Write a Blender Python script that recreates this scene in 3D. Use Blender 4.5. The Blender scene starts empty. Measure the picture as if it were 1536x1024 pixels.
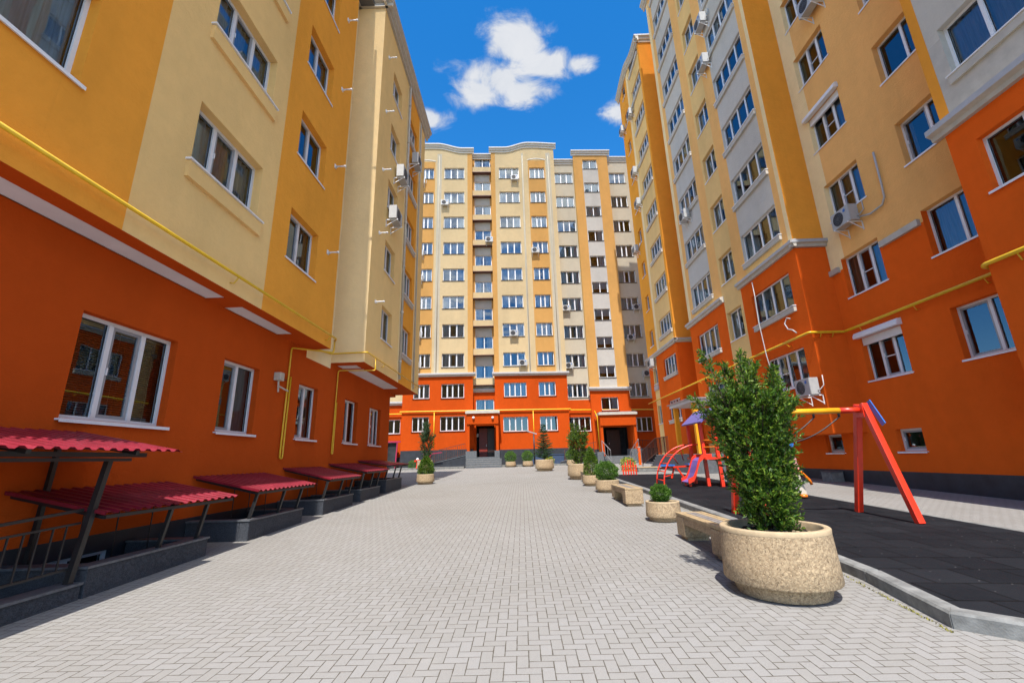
import bpy, math, random
from mathutils import Matrix, Vector
R = random.Random(7)
SC = bpy.context.scene
COL = SC.collection
PI = math.pi
AZ = math.radians(3.04)          # the far building stands slightly turned
SUN_AZ, SUN_EL = math.radians(2), math.radians(60)

def gz(y):                        # the courtyard rises gently away from the camera
    y = max(-6.0, min(y, 60.0))
    return -1.5 + .0305*y - .00019*y*y

# ------------------------------------------------------------------ mesh builder
class MB:
    def __init__(s): s.v = []; s.f = []; s.m = []; s.sm = []
    def vert(s, p): s.v.append(tuple(p)); return len(s.v)-1
    def face(s, pts, m=0, smooth=False):
        b = len(s.v); s.v.extend(tuple(p) for p in pts)
        s.f.append(tuple(range(b, b+len(pts)))); s.m.append(m); s.sm.append(smooth)
    def box(s, a, b, m=0, P=None):
        x0,y0,z0 = a; x1,y1,z1 = b
        if x0>x1: x0,x1=x1,x0
        if y0>y1: y0,y1=y1,y0
        if z0>z1: z0,z1=z1,z0
        c = [(x0,y0,z0),(x1,y0,z0),(x1,y1,z0),(x0,y1,z0),(x0,y0,z1),(x1,y0,z1),(x1,y1,z1),(x0,y1,z1)]
        if P: c = [P(*q) for q in c]
        k = len(s.v); s.v.extend(tuple(q) for q in c)
        for f in ((0,3,2,1),(4,5,6,7),(0,1,5,4),(1,2,6,5),(2,3,7,6),(3,0,4,7)):
            s.f.append(tuple(k+i for i in f)); s.m.append(m); s.sm.append(False)
    def bar(s, a, b, w, h=None, m=0, up=(0,0,1)):       # square bar between two points
        h = h or w; a = Vector(a); b = Vector(b); d = (b-a).normalized()
        u = Vector(up)
        if abs(d.dot(u)) > .98: u = Vector((0,1,0))
        sx = d.cross(u).normalized(); uy = sx.cross(d)
        k = len(s.v)
        for p in (a, b):
            for i, j in ((-1,-1),(1,-1),(1,1),(-1,1)):
                s.v.append(tuple(p + sx*(i*w/2) + uy*(j*h/2)))
        for f in ((0,3,2,1),(4,5,6,7),(0,1,5,4),(1,2,6,5),(2,3,7,6),(3,0,4,7)):
            s.f.append(tuple(k+i for i in f)); s.m.append(m); s.sm.append(False)
    def tube(s, pts, r, m=0, n=8, rs=None):
        pts = [Vector(p) for p in pts]; k0 = len(s.v); ref = None
        for i, p in enumerate(pts):
            d = (pts[min(i+1,len(pts)-1)] - pts[max(i-1,0)])
            d = d.normalized() if d.length > 1e-9 else Vector((0,0,1))
            if ref is None:
                ref = Vector((0,0,1)) if abs(d.z) < .9 else Vector((1,0,0))
            a = d.cross(ref)
            if a.length < 1e-4: a = d.cross(Vector((1,0,0)) if abs(d.x)<.9 else Vector((0,1,0)))
            a.normalize(); b = d.cross(a).normalized(); ref = -b if False else ref
            rr = rs[i] if rs else r
            for j in range(n):
                t = 2*PI*j/n; s.v.append(tuple(p + a*(rr*math.cos(t)) + b*(rr*math.sin(t))))
        for i in range(len(pts)-1):
            for j in range(n):
                a0 = k0+i*n+j; a1 = k0+i*n+(j+1)%n
                s.f.append((a0, a1, a1+n, a0+n)); s.m.append(m); s.sm.append(True)
        s.f.append(tuple(k0+j for j in range(n))[::-1]); s.m.append(m); s.sm.append(False)
        e = k0+(len(pts)-1)*n
        s.f.append(tuple(e+j for j in range(n))); s.m.append(m); s.sm.append(False)
    def lathe(s, prof, c, m=0, n=40, mats=None, smooth=True):
        k0 = len(s.v); cx, cy, cz = c
        for r, z in prof:
            for j in range(n):
                t = 2*PI*j/n; s.v.append((cx+r*math.cos(t), cy+r*math.sin(t), cz+z))
        for i in range(len(prof)-1):
            for j in range(n):
                a0 = k0+i*n+j; a1 = k0+i*n+(j+1)%n
                s.f.append((a0, a1, a1+n, a0+n)); s.m.append(mats[i] if mats else m); s.sm.append(smooth)
    def prism(s, poly, axis, a, b, m=0, P=None):  # polygon in the two other axes, extruded along axis
        def mk(q, t):
            q = list(q); q.insert(axis, t); return P(*q) if P else tuple(q)
        n = len(poly); k = len(s.v)
        s.v.extend(tuple(mk(q, a)) for q in poly); s.v.extend(tuple(mk(q, b)) for q in poly)
        s.f.append(tuple(range(k, k+n))[::-1]); s.m.append(m); s.sm.append(False)
        s.f.append(tuple(range(k+n, k+2*n))); s.m.append(m); s.sm.append(False)
        for i in range(n):
            j = (i+1) % n
            s.f.append((k+i, k+j, k+n+j, k+n+i)); s.m.append(m); s.sm.append(False)
    def mesh(s, name, mats):
        me = bpy.data.meshes.new(name); me.from_pydata(s.v, [], s.f)
        for x in (mats if isinstance(mats, (list, tuple)) else [mats]): me.materials.append(x)
        me.polygons.foreach_set('material_index', s.m); me.polygons.foreach_set('use_smooth', s.sm)
        me.update(); return me

def bevel(o, w=.01, seg=2):
    md = o.modifiers.new('edge', 'BEVEL'); md.width = w; md.segments = seg; md.limit_method = 'ANGLE'
    md.angle_limit = math.radians(40); return o

WM = {}                            # world matrices, kept by hand
def link(o, parent=None, M=None):
    COL.objects.link(o); M = M or Matrix.Identity(4); WM[o.name] = M
    if parent is not None:
        o.parent = parent; o.matrix_basis = WM[parent.name].inverted() @ M
    else: o.matrix_basis = M
    return o
def tag(o, label=None, cat=None, group=None, kind=None):
    if label: o['label'] = label
    if cat: o['category'] = cat
    if group: o['group'] = group
    if kind: o['kind'] = kind
    return o
def obj(name, mb, mats, parent=None, M=None):
    me = mb if isinstance(mb, bpy.types.Mesh) else mb.mesh(name, mats)
    return link(bpy.data.objects.new(name, me), parent, M)
def part(name, mb, mats, parent):  # geometry already in world coordinates
    return obj(name, mb, mats, parent)
def thing(name, label, cat, loc, group=None, rz=0):
    o = bpy.data.objects.new(name, None); o.empty_display_size = .2
    link(o, None, Matrix.Translation(loc) @ Matrix.Rotation(rz, 4, 'Z'))
    return tag(o, label, cat, group)
def copy_tree(o, M, label=None, parent=None):
    c = o.copy(); COL.objects.link(c)
    if parent is None: c.matrix_basis = M; WM[c.name] = M
    else: c.parent = parent
    if label: c['label'] = label
    for ch in list(o.children): copy_tree(ch, None, None, c)
    return c

# ------------------------------------------------------------------ materials
def lin(h):
    h = h.lstrip('#'); c = [int(h[i:i+2], 16)/255 for i in (0,2,4)]
    return tuple(x/12.92 if x <= .04045 else ((x+.055)/1.055)**2.4 for x in c)
class NT:
    def __init__(s, mat):
        mat.use_nodes = True; s.t = mat.node_tree; s.n = s.t.nodes; s.l = s.t.links
        s.bsdf = s.n.get('Principled BSDF'); s.out = s.n.get('Material Output')
    def new(s, typ, **kw):
        d = s.n.new(typ)
        for k, v in kw.items(): setattr(d, k, v)
        return d
    def put(s, sock, val):
        if hasattr(val, 'is_output') or isinstance(val, bpy.types.NodeSocket): s.l.new(val, sock)
        else: sock.default_value = val
    def math(s, op, a, b=None, c=None, clamp=False):
        d = s.new('ShaderNodeMath', operation=op); d.use_clamp = clamp
        s.put(d.inputs[0], a)
        if b is not None: s.put(d.inputs[1], b)
        if c is not None: s.put(d.inputs[2], c)
        return d.outputs[0]
    def noise(s, vec, scale, detail=4, rough=.5, dist=0):
        d = s.new('ShaderNodeTexNoise'); s.put(d.inputs['Vector'], vec); d.inputs['Scale'].default_value = scale
        d.inputs['Detail'].default_value = detail; d.inputs['Roughness'].default_value = rough
        d.inputs['Distortion'].default_value = dist; return d.outputs['Fac']
    def ramp(s, fac, stops):
        d = s.new('ShaderNodeValToRGB'); s.put(d.inputs[0], fac); e = d.color_ramp.elements
        while len(e) < len(stops): e.new(.5)
        for i, (p, c) in enumerate(stops):
            e[i].position = p; e[i].color = (*c, 1) if len(c) == 3 else c
        return d.outputs[0]
    def mix(s, fac, a, b, typ='MIX'):
        d = s.new('ShaderNodeMix', data_type='RGBA', blend_type=typ); s.put(d.inputs[0], fac)
        for i, v in ((6, a), (7, b)):
            if isinstance(v, tuple): d.inputs[i].default_value = (*v[:3], 1)
            else: s.put(d.inputs[i], v)
        return d.outputs[2]
    def coord(s, which='Object', scale=None):
        o = s.new('ShaderNodeTexCoord').outputs[which]
        if scale:
            m = s.new('ShaderNodeMapping'); m.inputs['Scale'].default_value = scale; s.l.new(o, m.inputs[0]); o = m.outputs[0]
        return o
    def pos(s): return s.new('ShaderNodeNewGeometry').outputs['Position']
    def bump(s, h, strength=.3, dist=.01):
        d = s.new('ShaderNodeBump'); s.put(d.inputs['Height'], h); d.inputs['Strength'].default_value = strength
        d.inputs['Distance'].default_value = dist; s.l.new(d.outputs[0], s.bsdf.inputs['Normal'])
    def base(s, c):
        if isinstance(c, tuple): s.bsdf.inputs['Base Color'].default_value = (*c[:3], 1)
        else: s.l.new(c, s.bsdf.inputs['Base Color'])
MATS = {}
def mat(name, color, rough=.6, metal=0, var=.08, vs=6, bump=0, bs=80, bd=.01, spec=.5):
    if name in MATS: return MATS[name]
    m = bpy.data.materials.new(name); t = NT(m); c = lin(color) if isinstance(color, str) else color
    n = t.noise(t.pos(), vs, 5, .6)
    lo = tuple(x*(1-var) for x in c); hi = tuple(min(1, x*(1+var)) for x in c)
    t.base(t.ramp(n, [(.3, lo), (.7, hi)]))
    t.bsdf.inputs['Roughness'].default_value = rough; t.bsdf.inputs['Metallic'].default_value = metal
    t.bsdf.inputs['Specular IOR Level'].default_value = spec
    if bump: t.bump(t.noise(t.pos(), bs, 4, .6), bump, bd)
    MATS[name] = m; return m

def plaster(name, color, grain=1.0):
    m = bpy.data.materials.new(name); t = NT(m); c = lin(color) if isinstance(color, str) else color
    p = t.pos()
    mp = t.new('ShaderNodeMapping'); mp.inputs['Scale'].default_value = (1, 1, .35); t.l.new(p, mp.inputs[0])
    big = t.noise(mp.outputs[0], .55, 5, .6)
    med = t.noise(p, 3.2, 6, .62)
    a = t.ramp(big, [(.28, tuple(x*.88 for x in c)), (.5, c), (.75, tuple(min(1, x*1.06) for x in c))])
    a = t.mix(t.math('MULTIPLY', t.ramp(med, [(.35, (0,0,0)), (.75, (1,1,1))]), .24), a, tuple(x*.72 for x in c))
    # faint rain streaks
    ms = t.new('ShaderNodeMapping'); ms.inputs['Scale'].default_value = (5, 5, .12); t.l.new(p, ms.inputs[0])
    st = t.ramp(t.noise(ms.outputs[0], 1.3, 4, .6), [(.62, (0,0,0)), (.85, (1,1,1))])
    a = t.mix(t.math('MULTIPLY', st, .17), a, tuple(x*.55 for x in c))
    t.base(a); t.bsdf.inputs['Roughness'].default_value = .95; t.bsdf.inputs['Specular IOR Level'].default_value = .04; t.bsdf.inputs['Diffuse Roughness'].default_value = 1.0
    fine = t.noise(p, 30, 7, .7, .4); wav = t.noise(p, 6, 4, .55, 1.2)
    mt = t.new('ShaderNodeMapping'); mt.inputs['Rotation'].default_value = (.5,.5,.6); mt.inputs['Scale'].default_value = (3,3,22); t.l.new(p, mt.inputs[0])
    scr = t.ramp(t.noise(mt.outputs[0], 1.6, 4, .6, 1.5), [(.55, (0,0,0)), (.62, (1,1,1))])
    t.bump(t.math('ADD', t.math('ADD', t.math('MULTIPLY', fine, .8), wav), t.math('MULTIPLY', scr, -.12)), .5*grain, .022)
    MATS[name] = m; return m

CREAM = plaster('plaster cream', (.82,.565,.24))
CREAMLT = plaster('plaster pale cream', (.88,.70,.40))
YELLOW = plaster('plaster ochre yellow', (.83,.365,.050))
TAN = plaster('plaster warm tan', (.86,.50,.18))
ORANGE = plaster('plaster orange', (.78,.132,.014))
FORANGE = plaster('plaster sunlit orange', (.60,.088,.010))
ORANGED = plaster('plaster shaded orange', (.52,.078,.010))  # same orange paint, deepened to put the left ground floor's shade into the colour
GREY = plaster('plaster light grey', (.58,.555,.51))
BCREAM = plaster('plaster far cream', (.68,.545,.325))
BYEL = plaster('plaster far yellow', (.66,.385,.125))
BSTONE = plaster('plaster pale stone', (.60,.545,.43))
WHITEP = plaster('painted white soffit', (.72,.68,.70), .3)
PLINTH = mat('dark slate plinth', (.022,.026,.034), .55, var=.35, vs=3, bump=.25, bs=30)
CORN = mat('cornice pale stone', (.46,.43,.37), .8, var=.1, vs=4, bump=.15, bs=40)
CORNW = mat('metal cornice capping', (.38,.385,.40), .5, var=.08)
PVC = mat('white window frame', (.70,.71,.73), .35, var=.03)
PVCG = mat('grey window sash', (.30,.31,.33), .4, var=.05)
SILLW = mat('white metal sill', (.74,.75,.78), .4, var=.04)
DARK = mat('dark room', (.022,.025,.028), .9, var=.5, vs=2)
BLACK = mat('black painted steel', (.012,.012,.013), .45, var=.3)
YPIPE = mat('yellow gas pipe paint', (.72,.44,.015), .35, var=.1)
ROOF = mat('roof felt', (.10,.10,.11), .9)

def glass_mat(name, tint, rough=.0, refl=1.9):
    m = bpy.data.materials.new(name); t = NT(m); t.n.remove(t.bsdf)
    tr = t.new('ShaderNodeBsdfTransparent'); tr.inputs[0].default_value = (*tint, 1)
    gl = t.new('ShaderNodeBsdfGlossy'); gl.inputs['Roughness'].default_value = rough
    gl.inputs[0].default_value = (.74,.88,1,1)
    fr = t.new('ShaderNodeFresnel'); fr.inputs[0].default_value = refl
    bp = t.new('ShaderNodeBump'); bp.inputs['Strength'].default_value = .04; bp.inputs['Distance'].default_value = .02
    t.l.new(t.noise(t.pos(), 1.4, 2, .5), bp.inputs['Height'])
    t.l.new(bp.outputs[0], gl.inputs['Normal'])
    mx = t.new('ShaderNodeMixShader'); t.l.new(fr.outputs[0], mx.inputs[0]); t.l.new(tr.outputs[0], mx.inputs[1]); t.l.new(gl.outputs[0], mx.inputs[2])
    t.l.new(mx.outputs[0], t.out.inputs[0]); MATS[name] = m; return m
GLASS = glass_mat('window glass', (.74,.83,.90), .0, 2.2)

def curtain_mat(name, c):
    m = bpy.data.materials.new(name); t = NT(m)
    t.base(t.ramp(t.noise(t.coord('Object', (9,9,.6)), 3, 3), [(.3, tuple(x*.7 for x in c)), (.7, c)]))
    t.bsdf.inputs['Roughness'].default_value = .95; MATS[name] = m; return m
CURT = curtain_mat('white net curtain', (.66,.72,.78))
CURT2 = curtain_mat('cream curtain', (.62,.52,.36))
BLIND = mat('slatted blind', (.30,.27,.25), .6, var=.1)

def paver_mat():
    m = bpy.data.materials.new('herringbone paving'); t = NT(m); p = t.pos(); W = .0875
    sx = t.new('ShaderNodeSeparateXYZ'); t.l.new(p, sx.inputs[0])
    wob = t.math('MULTIPLY', t.math('SUBTRACT', t.noise(p, 2.2, 2), .5), .012)
    X = t.math('DIVIDE', t.math('ADD', sx.outputs[0], wob), W); Y = t.math('DIVIDE', t.math('ADD', sx.outputs[1], wob), W)
    i = t.math('FLOOR', X); j = t.math('FLOOR', Y); fx = t.math('SUBTRACT', X, i); fy = t.math('SUBTRACT', Y, j)
    k = t.math('FLOORED_MODULO', t.math('SUBTRACT', i, j), 4)
    def eq(v): return t.math('COMPARE', k, float(v), .3)
    k0, k1, k2, k3 = eq(0), eq(1), eq(2), eq(3)
    # distance to the brick's own border (the shared inner side is skipped)
    dl = t.math('ADD', fx, k1); dr = t.math('ADD', t.math('SUBTRACT', 1, fx), k0)
    db = t.math('ADD', fy, k2); dt = t.math('ADD', t.math('SUBTRACT', 1, fy), k3)
    d = t.math('MINIMUM', t.math('MINIMUM', dl, dr), t.math('MINIMUM', db, dt))
    bi = t.math('SUBTRACT', i, k1); bj = t.math('ADD', j, k3)
    vert = t.math('ADD', k2, k3)
    cb = t.new('ShaderNodeCombineXYZ'); t.l.new(bi, cb.inputs[0]); t.l.new(bj, cb.inputs[1]); t.l.new(vert, cb.inputs[2])
    wn = t.new('ShaderNodeTexWhiteNoise', noise_dimensions='3D'); t.l.new(cb.outputs[0], wn.inputs[0])
    rnd = wn.outputs['Value']
    c = t.ramp(rnd, [(0, (.248,.240,.224)), (.5, (.258,.250,.236)), (1, (.268,.261,.249))])
    sp = t.noise(p, 170, 3, .7)
    c = t.mix(t.math('MULTIPLY', t.ramp(sp, [(.36, (1,1,1)), (.60, (0,0,0))]), .38), c, (.15,.138,.120))
    big = t.noise(p, .35, 5, .65)
    c = t.mix(t.math('MULTIPLY', t.ramp(big, [(.45, (0,0,0)), (.72, (1,1,1))]), .38), c, (.175,.162,.143))
    c = t.mix(t.math('MULTIPLY', t.ramp(t.noise(p, 1.7, 6, .7), [(.55, (0,0,0)), (.75, (1,1,1))]), .22), c, (.32,.305,.28))
    jw = t.math('ADD', .016, t.math('MULTIPLY', t.math('SUBTRACT', t.noise(p, 14, 4, .6), .5), .085))
    jn = t.new('ShaderNodeMapRange', interpolation_type='SMOOTHSTEP'); t.l.new(d, jn.inputs[0]); t.l.new(jw, jn.inputs[1])
    t.l.new(t.math('ADD', jw, .045), jn.inputs[2])
    c = t.mix(jn.outputs[0], (.085,.074,.058), c)
    t.base(c); t.bsdf.inputs['Roughness'].default_value = .92; t.bsdf.inputs['Specular IOR Level'].default_value = .08
    h = t.math('ADD', jn.outputs[0], t.math('MULTIPLY', sp, .35)); h = t.math('ADD', h, t.math('MULTIPLY', rnd, .25))
    t.bump(h, .45, .006); return m
PAVER = paver_mat()

def rubber_mat():
    m = bpy.data.materials.new('black rubber tiles'); t = NT(m); p = t.pos()
    mp = t.new('ShaderNodeMapping'); mp.inputs['Rotation'].default_value = (0,0,.05); t.l.new(p, mp.inputs[0])
    br = t.new('ShaderNodeTexBrick'); t.l.new(mp.outputs[0], br.inputs[0]); br.inputs['Scale'].default_value = 1
    br.inputs['Brick Width'].default_value = .5; br.inputs['Row Height'].default_value = .5; br.inputs['Mortar Size'].default_value = .011
    br.inputs['Color1'].default_value = (.0070,.0080,.0105,1); br.inputs['Color2'].default_value = (.0125,.0138,.0170,1)
    br.inputs['Mortar'].default_value = (.0012,.0012,.0015,1); br.offset = .5
    dust = t.ramp(t.noise(p, 1.1, 6, .7), [(.45, (0,0,0)), (.8, (1,1,1))])
    c = t.mix(t.math('MULTIPLY', dust, .30), br.outputs[0], (.026,.027,.030))
    vo = t.new('ShaderNodeTexVoronoi'); vo.inputs['Scale'].default_value = 7; t.l.new(p, vo.inputs['Vector'])
    spk = t.math('LESS_THAN', vo.outputs['Distance'], t.math('MULTIPLY', t.noise(p, 2, 2), .10))
    c = t.mix(t.math('MULTIPLY', spk, .7), c, (.22,.21,.20))
    t.base(c); t.bsdf.inputs['Roughness'].default_value = .9; t.bsdf.inputs['Specular IOR Level'].default_value = .12
    t.bump(t.math('ADD', t.noise(p, 160, 3, .7), t.math('MULTIPLY', br.outputs['Fac'], -3)), .4, .006); return m
RUBBER = rubber_mat()

def aggregate_mat(name, c1, c2, pit, scale=55):
    m = bpy.data.materials.new(name); t = NT(m); p = t.pos()
    vo = t.new('ShaderNodeTexVoronoi', feature='DISTANCE_TO_EDGE'); vo.inputs['Scale'].default_value = scale
    wp = t.new('ShaderNodeVectorMath', operation='ADD'); t.l.new(p, wp.inputs[0])
    nz = t.new('ShaderNodeTexNoise'); nz.inputs['Scale'].default_value = 14; t.l.new(p, nz.inputs['Vector'])
    ms = t.new('ShaderNodeVectorMath', operation='SCALE'); t.l.new(nz.outputs['Color'], ms.inputs[0]); ms.inputs['Scale'].default_value = .06
    t.l.new(ms.outputs[0], wp.inputs[1]); t.l.new(wp.outputs[0], vo.inputs['Vector'])
    v2 = t.new('ShaderNodeTexVoronoi'); v2.inputs['Scale'].default_value = scale; t.l.new(wp.outputs[0], v2.inputs['Vector'])
    sp = t.new('ShaderNodeSeparateColor'); t.l.new(v2.outputs['Color'], sp.inputs[0])
    c = t.ramp(sp.outputs[0], [(0, c1), (.6, c2), (1, tuple(min(1, x*1.25) for x in c2))])
    gap = t.ramp(vo.outputs['Distance'], [(.02, (1,1,1)), (.09, (0,0,0))])
    sel = t.ramp(t.noise(p, 30, 3, .6), [(.45, (0,0,0)), (.6, (1,1,1))])
    c = t.mix(t.math('MULTIPLY', gap, t.math('MULTIPLY', sel, .85)), c, pit)
    c = t.mix(t.math('MULTIPLY', t.ramp(t.noise(p, 2.5, 4), [(.45, (0,0,0)), (.75, (1,1,1))]), .25), c, tuple(x*.55 for x in c1))
    t.base(c); t.bsdf.inputs['Roughness'].default_value = .9
    t.bump(t.math('SUBTRACT', t.noise(p, 40, 3), t.math('MULTIPLY', gap, sel)), .6, .01); return m
AGG = aggregate_mat('exposed aggregate concrete', (.32,.222,.125), (.41,.300,.178), (.085,.052,.024), 78)
RIM = mat('smooth tan concrete', (.40,.30,.18), .85, var=.15, vs=9, bump=.3, bs=90)
SOIL = mat('dark soil', (.035,.026,.018), .95, var=.7, vs=40, bump=1, bs=60, bd=.03)
GRANITE = aggregate_mat('dark granite cladding', (.030,.034,.042), (.050,.055,.066), (.015,.016,.02), 120)
KERB = mat('grey kerb concrete', (.175,.175,.165), .85, var=.35, vs=7, bump=.35, bs=70)
WOOD = mat('pale timber slat', (.36,.26,.14), .6, var=.25, vs=14)
WOODG = mat('weathered timber slat', (.21,.19,.175), .7, var=.3, vs=14)
BARK = mat('bark', (.07,.045,.03), .9, var=.4, vs=20, bump=.8, bs=40)
RED = mat('glossy red paint', (.70,.036,.012), .3, var=.1, spec=.5)
ORNG = mat('glossy orange paint', (.75,.17,.01), .3, var=.1)
BLUE = mat('blue plastic', (.02,.14,.45), .35, var=.1)
VIOL = mat('violet blue plastic', (.11,.10,.34), .35, var=.12)
GREEN = mat('green paint', (.02,.22,.07), .35, var=.1)
YEL = mat('yellow paint', (.84,.36,.014), .35, var=.08)
WHT = mat('white painted metal', (.72,.73,.74), .4, var=.05)
HOSE = mat('grey white hose', (.42,.42,.41), .5)
ACW = mat('air conditioner casing', (.38,.38,.37), .45, var=.08)
ACG = mat('fan grille grey', (.11,.11,.12), .5, var=.2)
STEEL = mat('galvanised steel', (.42,.43,.44), .4, metal=.6, var=.15)
BROWN = mat('brown painted steel', (.10,.035,.02), .45, var=.2)
DOORM = mat('dark brown steel door', (.030,.012,.009), .4, var=.2)
DOORR = mat('dark red door', (.22,.022,.010), .45, var=.15)
STEP = mat('slate grey step', (.10,.11,.12), .7, var=.25, vs=8, bump=.2, bs=60)
PAPER = mat('paper notice', (.62,.60,.56), .8, var=.05)
def sheet_mat():
    m = bpy.data.materials.new('crimson roofing sheet'); t = NT(m); p = t.pos()
    c = t.ramp(t.noise(p, 2.5, 5, .65), [(.3, (.135,.008,.017)), (.6, (.21,.012,.026)), (.8, (.29,.04,.055))])
    t.base(c); t.bsdf.inputs['Roughness'].default_value = .32; t.bsdf.inputs['Specular IOR Level'].default_value = .6
    t.bump(t.noise(p, 35, 3), .08, .004); return m
SHEET = sheet_mat()
def leaf_mat(name, dk, md, lt):
    m = bpy.data.materials.new(name); t = NT(m)
    g = t.new('ShaderNodeNewGeometry')
    c = t.ramp(g.outputs['Random Per Island'], [(0, dk), (.55, md), (1, lt)])
    c = t.mix(t.math('MULTIPLY', t.noise(g.outputs['Position'], 6, 3), .5), c, md)
    t.base(c); t.bsdf.inputs['Roughness'].default_value = .5; t.bsdf.inputs['Specular IOR Level'].default_value = .35
    tl = t.new('ShaderNodeBsdfTranslucent'); t.l.new(c, tl.inputs[0])
    mx = t.new('ShaderNodeMixShader'); mx.inputs[0].default_value = .3
    t.l.new(t.bsdf.outputs[0], mx.inputs[1]); t.l.new(tl.outputs[0], mx.inputs[2]); t.l.new(mx.outputs[0], t.out.inputs[0])
    return m
YEW = leaf_mat('yew foliage', (.018,.052,.006), (.062,.140,.012), (.27,.36,.035))
BOX = leaf_mat('boxwood foliage', (.030,.085,.010), (.075,.175,.020), (.16,.27,.035))
SPRUCE = leaf_mat('spruce foliage', (.014,.042,.016), (.032,.085,.028), (.085,.16,.04))
FLOWY = mat('yellow flowers', (.6,.5,.03), .7)
# ------------------------------------------------------------------ facade frames and windows
class Frame:
    def __init__(s, U, N): s.U = Vector(U); s.N = Vector(N); s.Z = Vector((0,0,1))
    def P(s, u, n, z): return s.U*u + s.N*n + s.Z*z
    def M(s, u, n, z):
        Y = -s.N; p = s.P(u, n, z)
        return Matrix(((s.U.x, Y.x, 0, p.x), (s.U.y, Y.y, 0, p.y), (s.U.z, Y.z, 1, p.z), (0,0,0,1)))
FL = Frame((0,1,0), (1,0,0))                   # left block: u = y,  n = x
FR = Frame((0,-1,0), (-1,0,0))                 # right block: u = -y, n = -x
FB = Frame((math.cos(AZ), math.sin(AZ), 0), (math.sin(AZ), -math.cos(AZ), 0))   # far block: n = -distance
FS = Frame((1,0,0), (0,-1,0))                  # walls facing the camera: u = x, n = -y

CACHE = {}
def win_meshes(w, h, cols, sash, bar):
    key = (round(w,2), round(h,2), tuple(cols), sash, bar)
    if key in CACHE: return CACHE[key]
    f = MB(); g = MB(); b = .055; d = .07
    f.box((0,0,0),(w,d,b)); f.box((0,0,h-b),(w,d,h)); f.box((0,.001,b),(b,d,h-b)); f.box((w-b,.001,b),(w,d,h-b))
    tot = sum(cols); xs = [0]
    for c in cols: xs.append(xs[-1] + w*c/tot)
    for x in xs[1:-1]: f.box((x-.038,-.004,b),(x+.038,d,h-b))
    for i in range(len(cols)):
        a = xs[i] + (b if i == 0 else .038); e = xs[i+1] - (b if i == len(cols)-1 else .038)
        if i == sash:
            s = .05
            f.box((a,.012,b),(a+s,.05,h-b),1); f.box((e-s,.012,b),(e,.05,h-b),1)
            f.box((a+s,.013,b),(e-s,.05,b+s),1); f.box((a+s,.013,h-b-s),(e-s,.05,h-b),1)
            f.box((a+.01,-.012,h*.46),(a+.035,.012,h*.46+.11),0)
            if bar: f.box((a+s,.016,h*.45),(e-s,.04,h*.45+.025),0)
        # rubber seal round each light
        f.box((a,.030,b),(a+.012,.034,h-b),2); f.box((e-.012,.030,b),(e,.034,h-b),2); f.box((a+.012,.030,h-b-.012),(e-.012,.034,h-b),2)
        g.face([(a,.036,b),(e,.036,b),(e,.036,h-b),(a,.036,h-b)])
    CACHE[key] = (f.mesh('window_frame', [PVC, PVCG, BLACK]), g.mesh('pane', [GLASS])); return CACHE[key]
def curtain_mesh(w, h, style, m):
    key = ('c', round(w,2), round(h,2), style, m.name)
    if key in CACHE: return CACHE[key]
    c = MB(); r = random.Random(str(key))
    spans = {'both': [(0,.37),(.63,1)], 'full': [(0,1)], 'left': [(0,.42)], 'right': [(.6,1)], 'thin': [(0,.14),(.88,1)], 'wide': [(0,.45),(.55,1)]}.get(style)
    if style == 'blind':
        z = h-.06
        while z > .05:
            c.box((.06,.085,z),(w-.06,.112,z+.0025)); z -= .034
        for x in (.12*w, .5*w, .88*w): c.box((x,.097,.05),(x+.004,.1,h-.05))
        c.box((.05,.08,h-.085),(w-.05,.115,h-.055))
    elif style == 'half':
        c.box((.05,.10,h*.38),(w-.05,.105,h-.05))
    else:
        for a, e in spans:
            x0 = w*a+.04; x1 = w*e-.04; n = max(6, int((x1-x0)/.028)); ph = r.random()*6
            pr = None
            for i in range(n+1):
                x = x0+(x1-x0)*i/n; y = .13+.028*math.sin(i*1.15+ph)+.012*math.sin(i*.37+ph)
                cur = ((x,y,.04),(x+.01*math.sin(i*.4),y,h-.03))
                if pr: c.face([pr[0],cur[0],cur[1],pr[1]], 0, True)
                pr = cur
    CACHE[key] = c.mesh(style+'_curtain', [m]); return CACHE[key]
def sill_mesh(w, style, colm=None):
    key = ('s', round(w,2), style)
    if key in CACHE: return CACHE[key]
    s = MB()
    if style == 'thin': s.box((-.05,-.20,-.035),(w+.05,.0,-.012)); s.box((-.05,-.2,-.06),(w+.05,-.194,-.036))
    elif style == 'dark': s.box((-.05,-.2,-.05),(w+.05,.0,-.012),2)
    elif style == 'box':
        s.box((-.08,-.24,-.36),(w+.08,-.10,-.07),1); s.box((-.11,-.275,-.065),(w+.11,0,-.035),0)
    elif style == 'ledge':
        s.box((-.06,-.20,-.24),(w+.06,-.04,-.05),1); s.box((-.08,-.225,-.045),(w+.08,0,-.02),0)
    CACHE[key] = s.mesh('sill', [SILLW, CREAM if style == 'box' else CORN, BLACK]); return CACHE[key]

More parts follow.
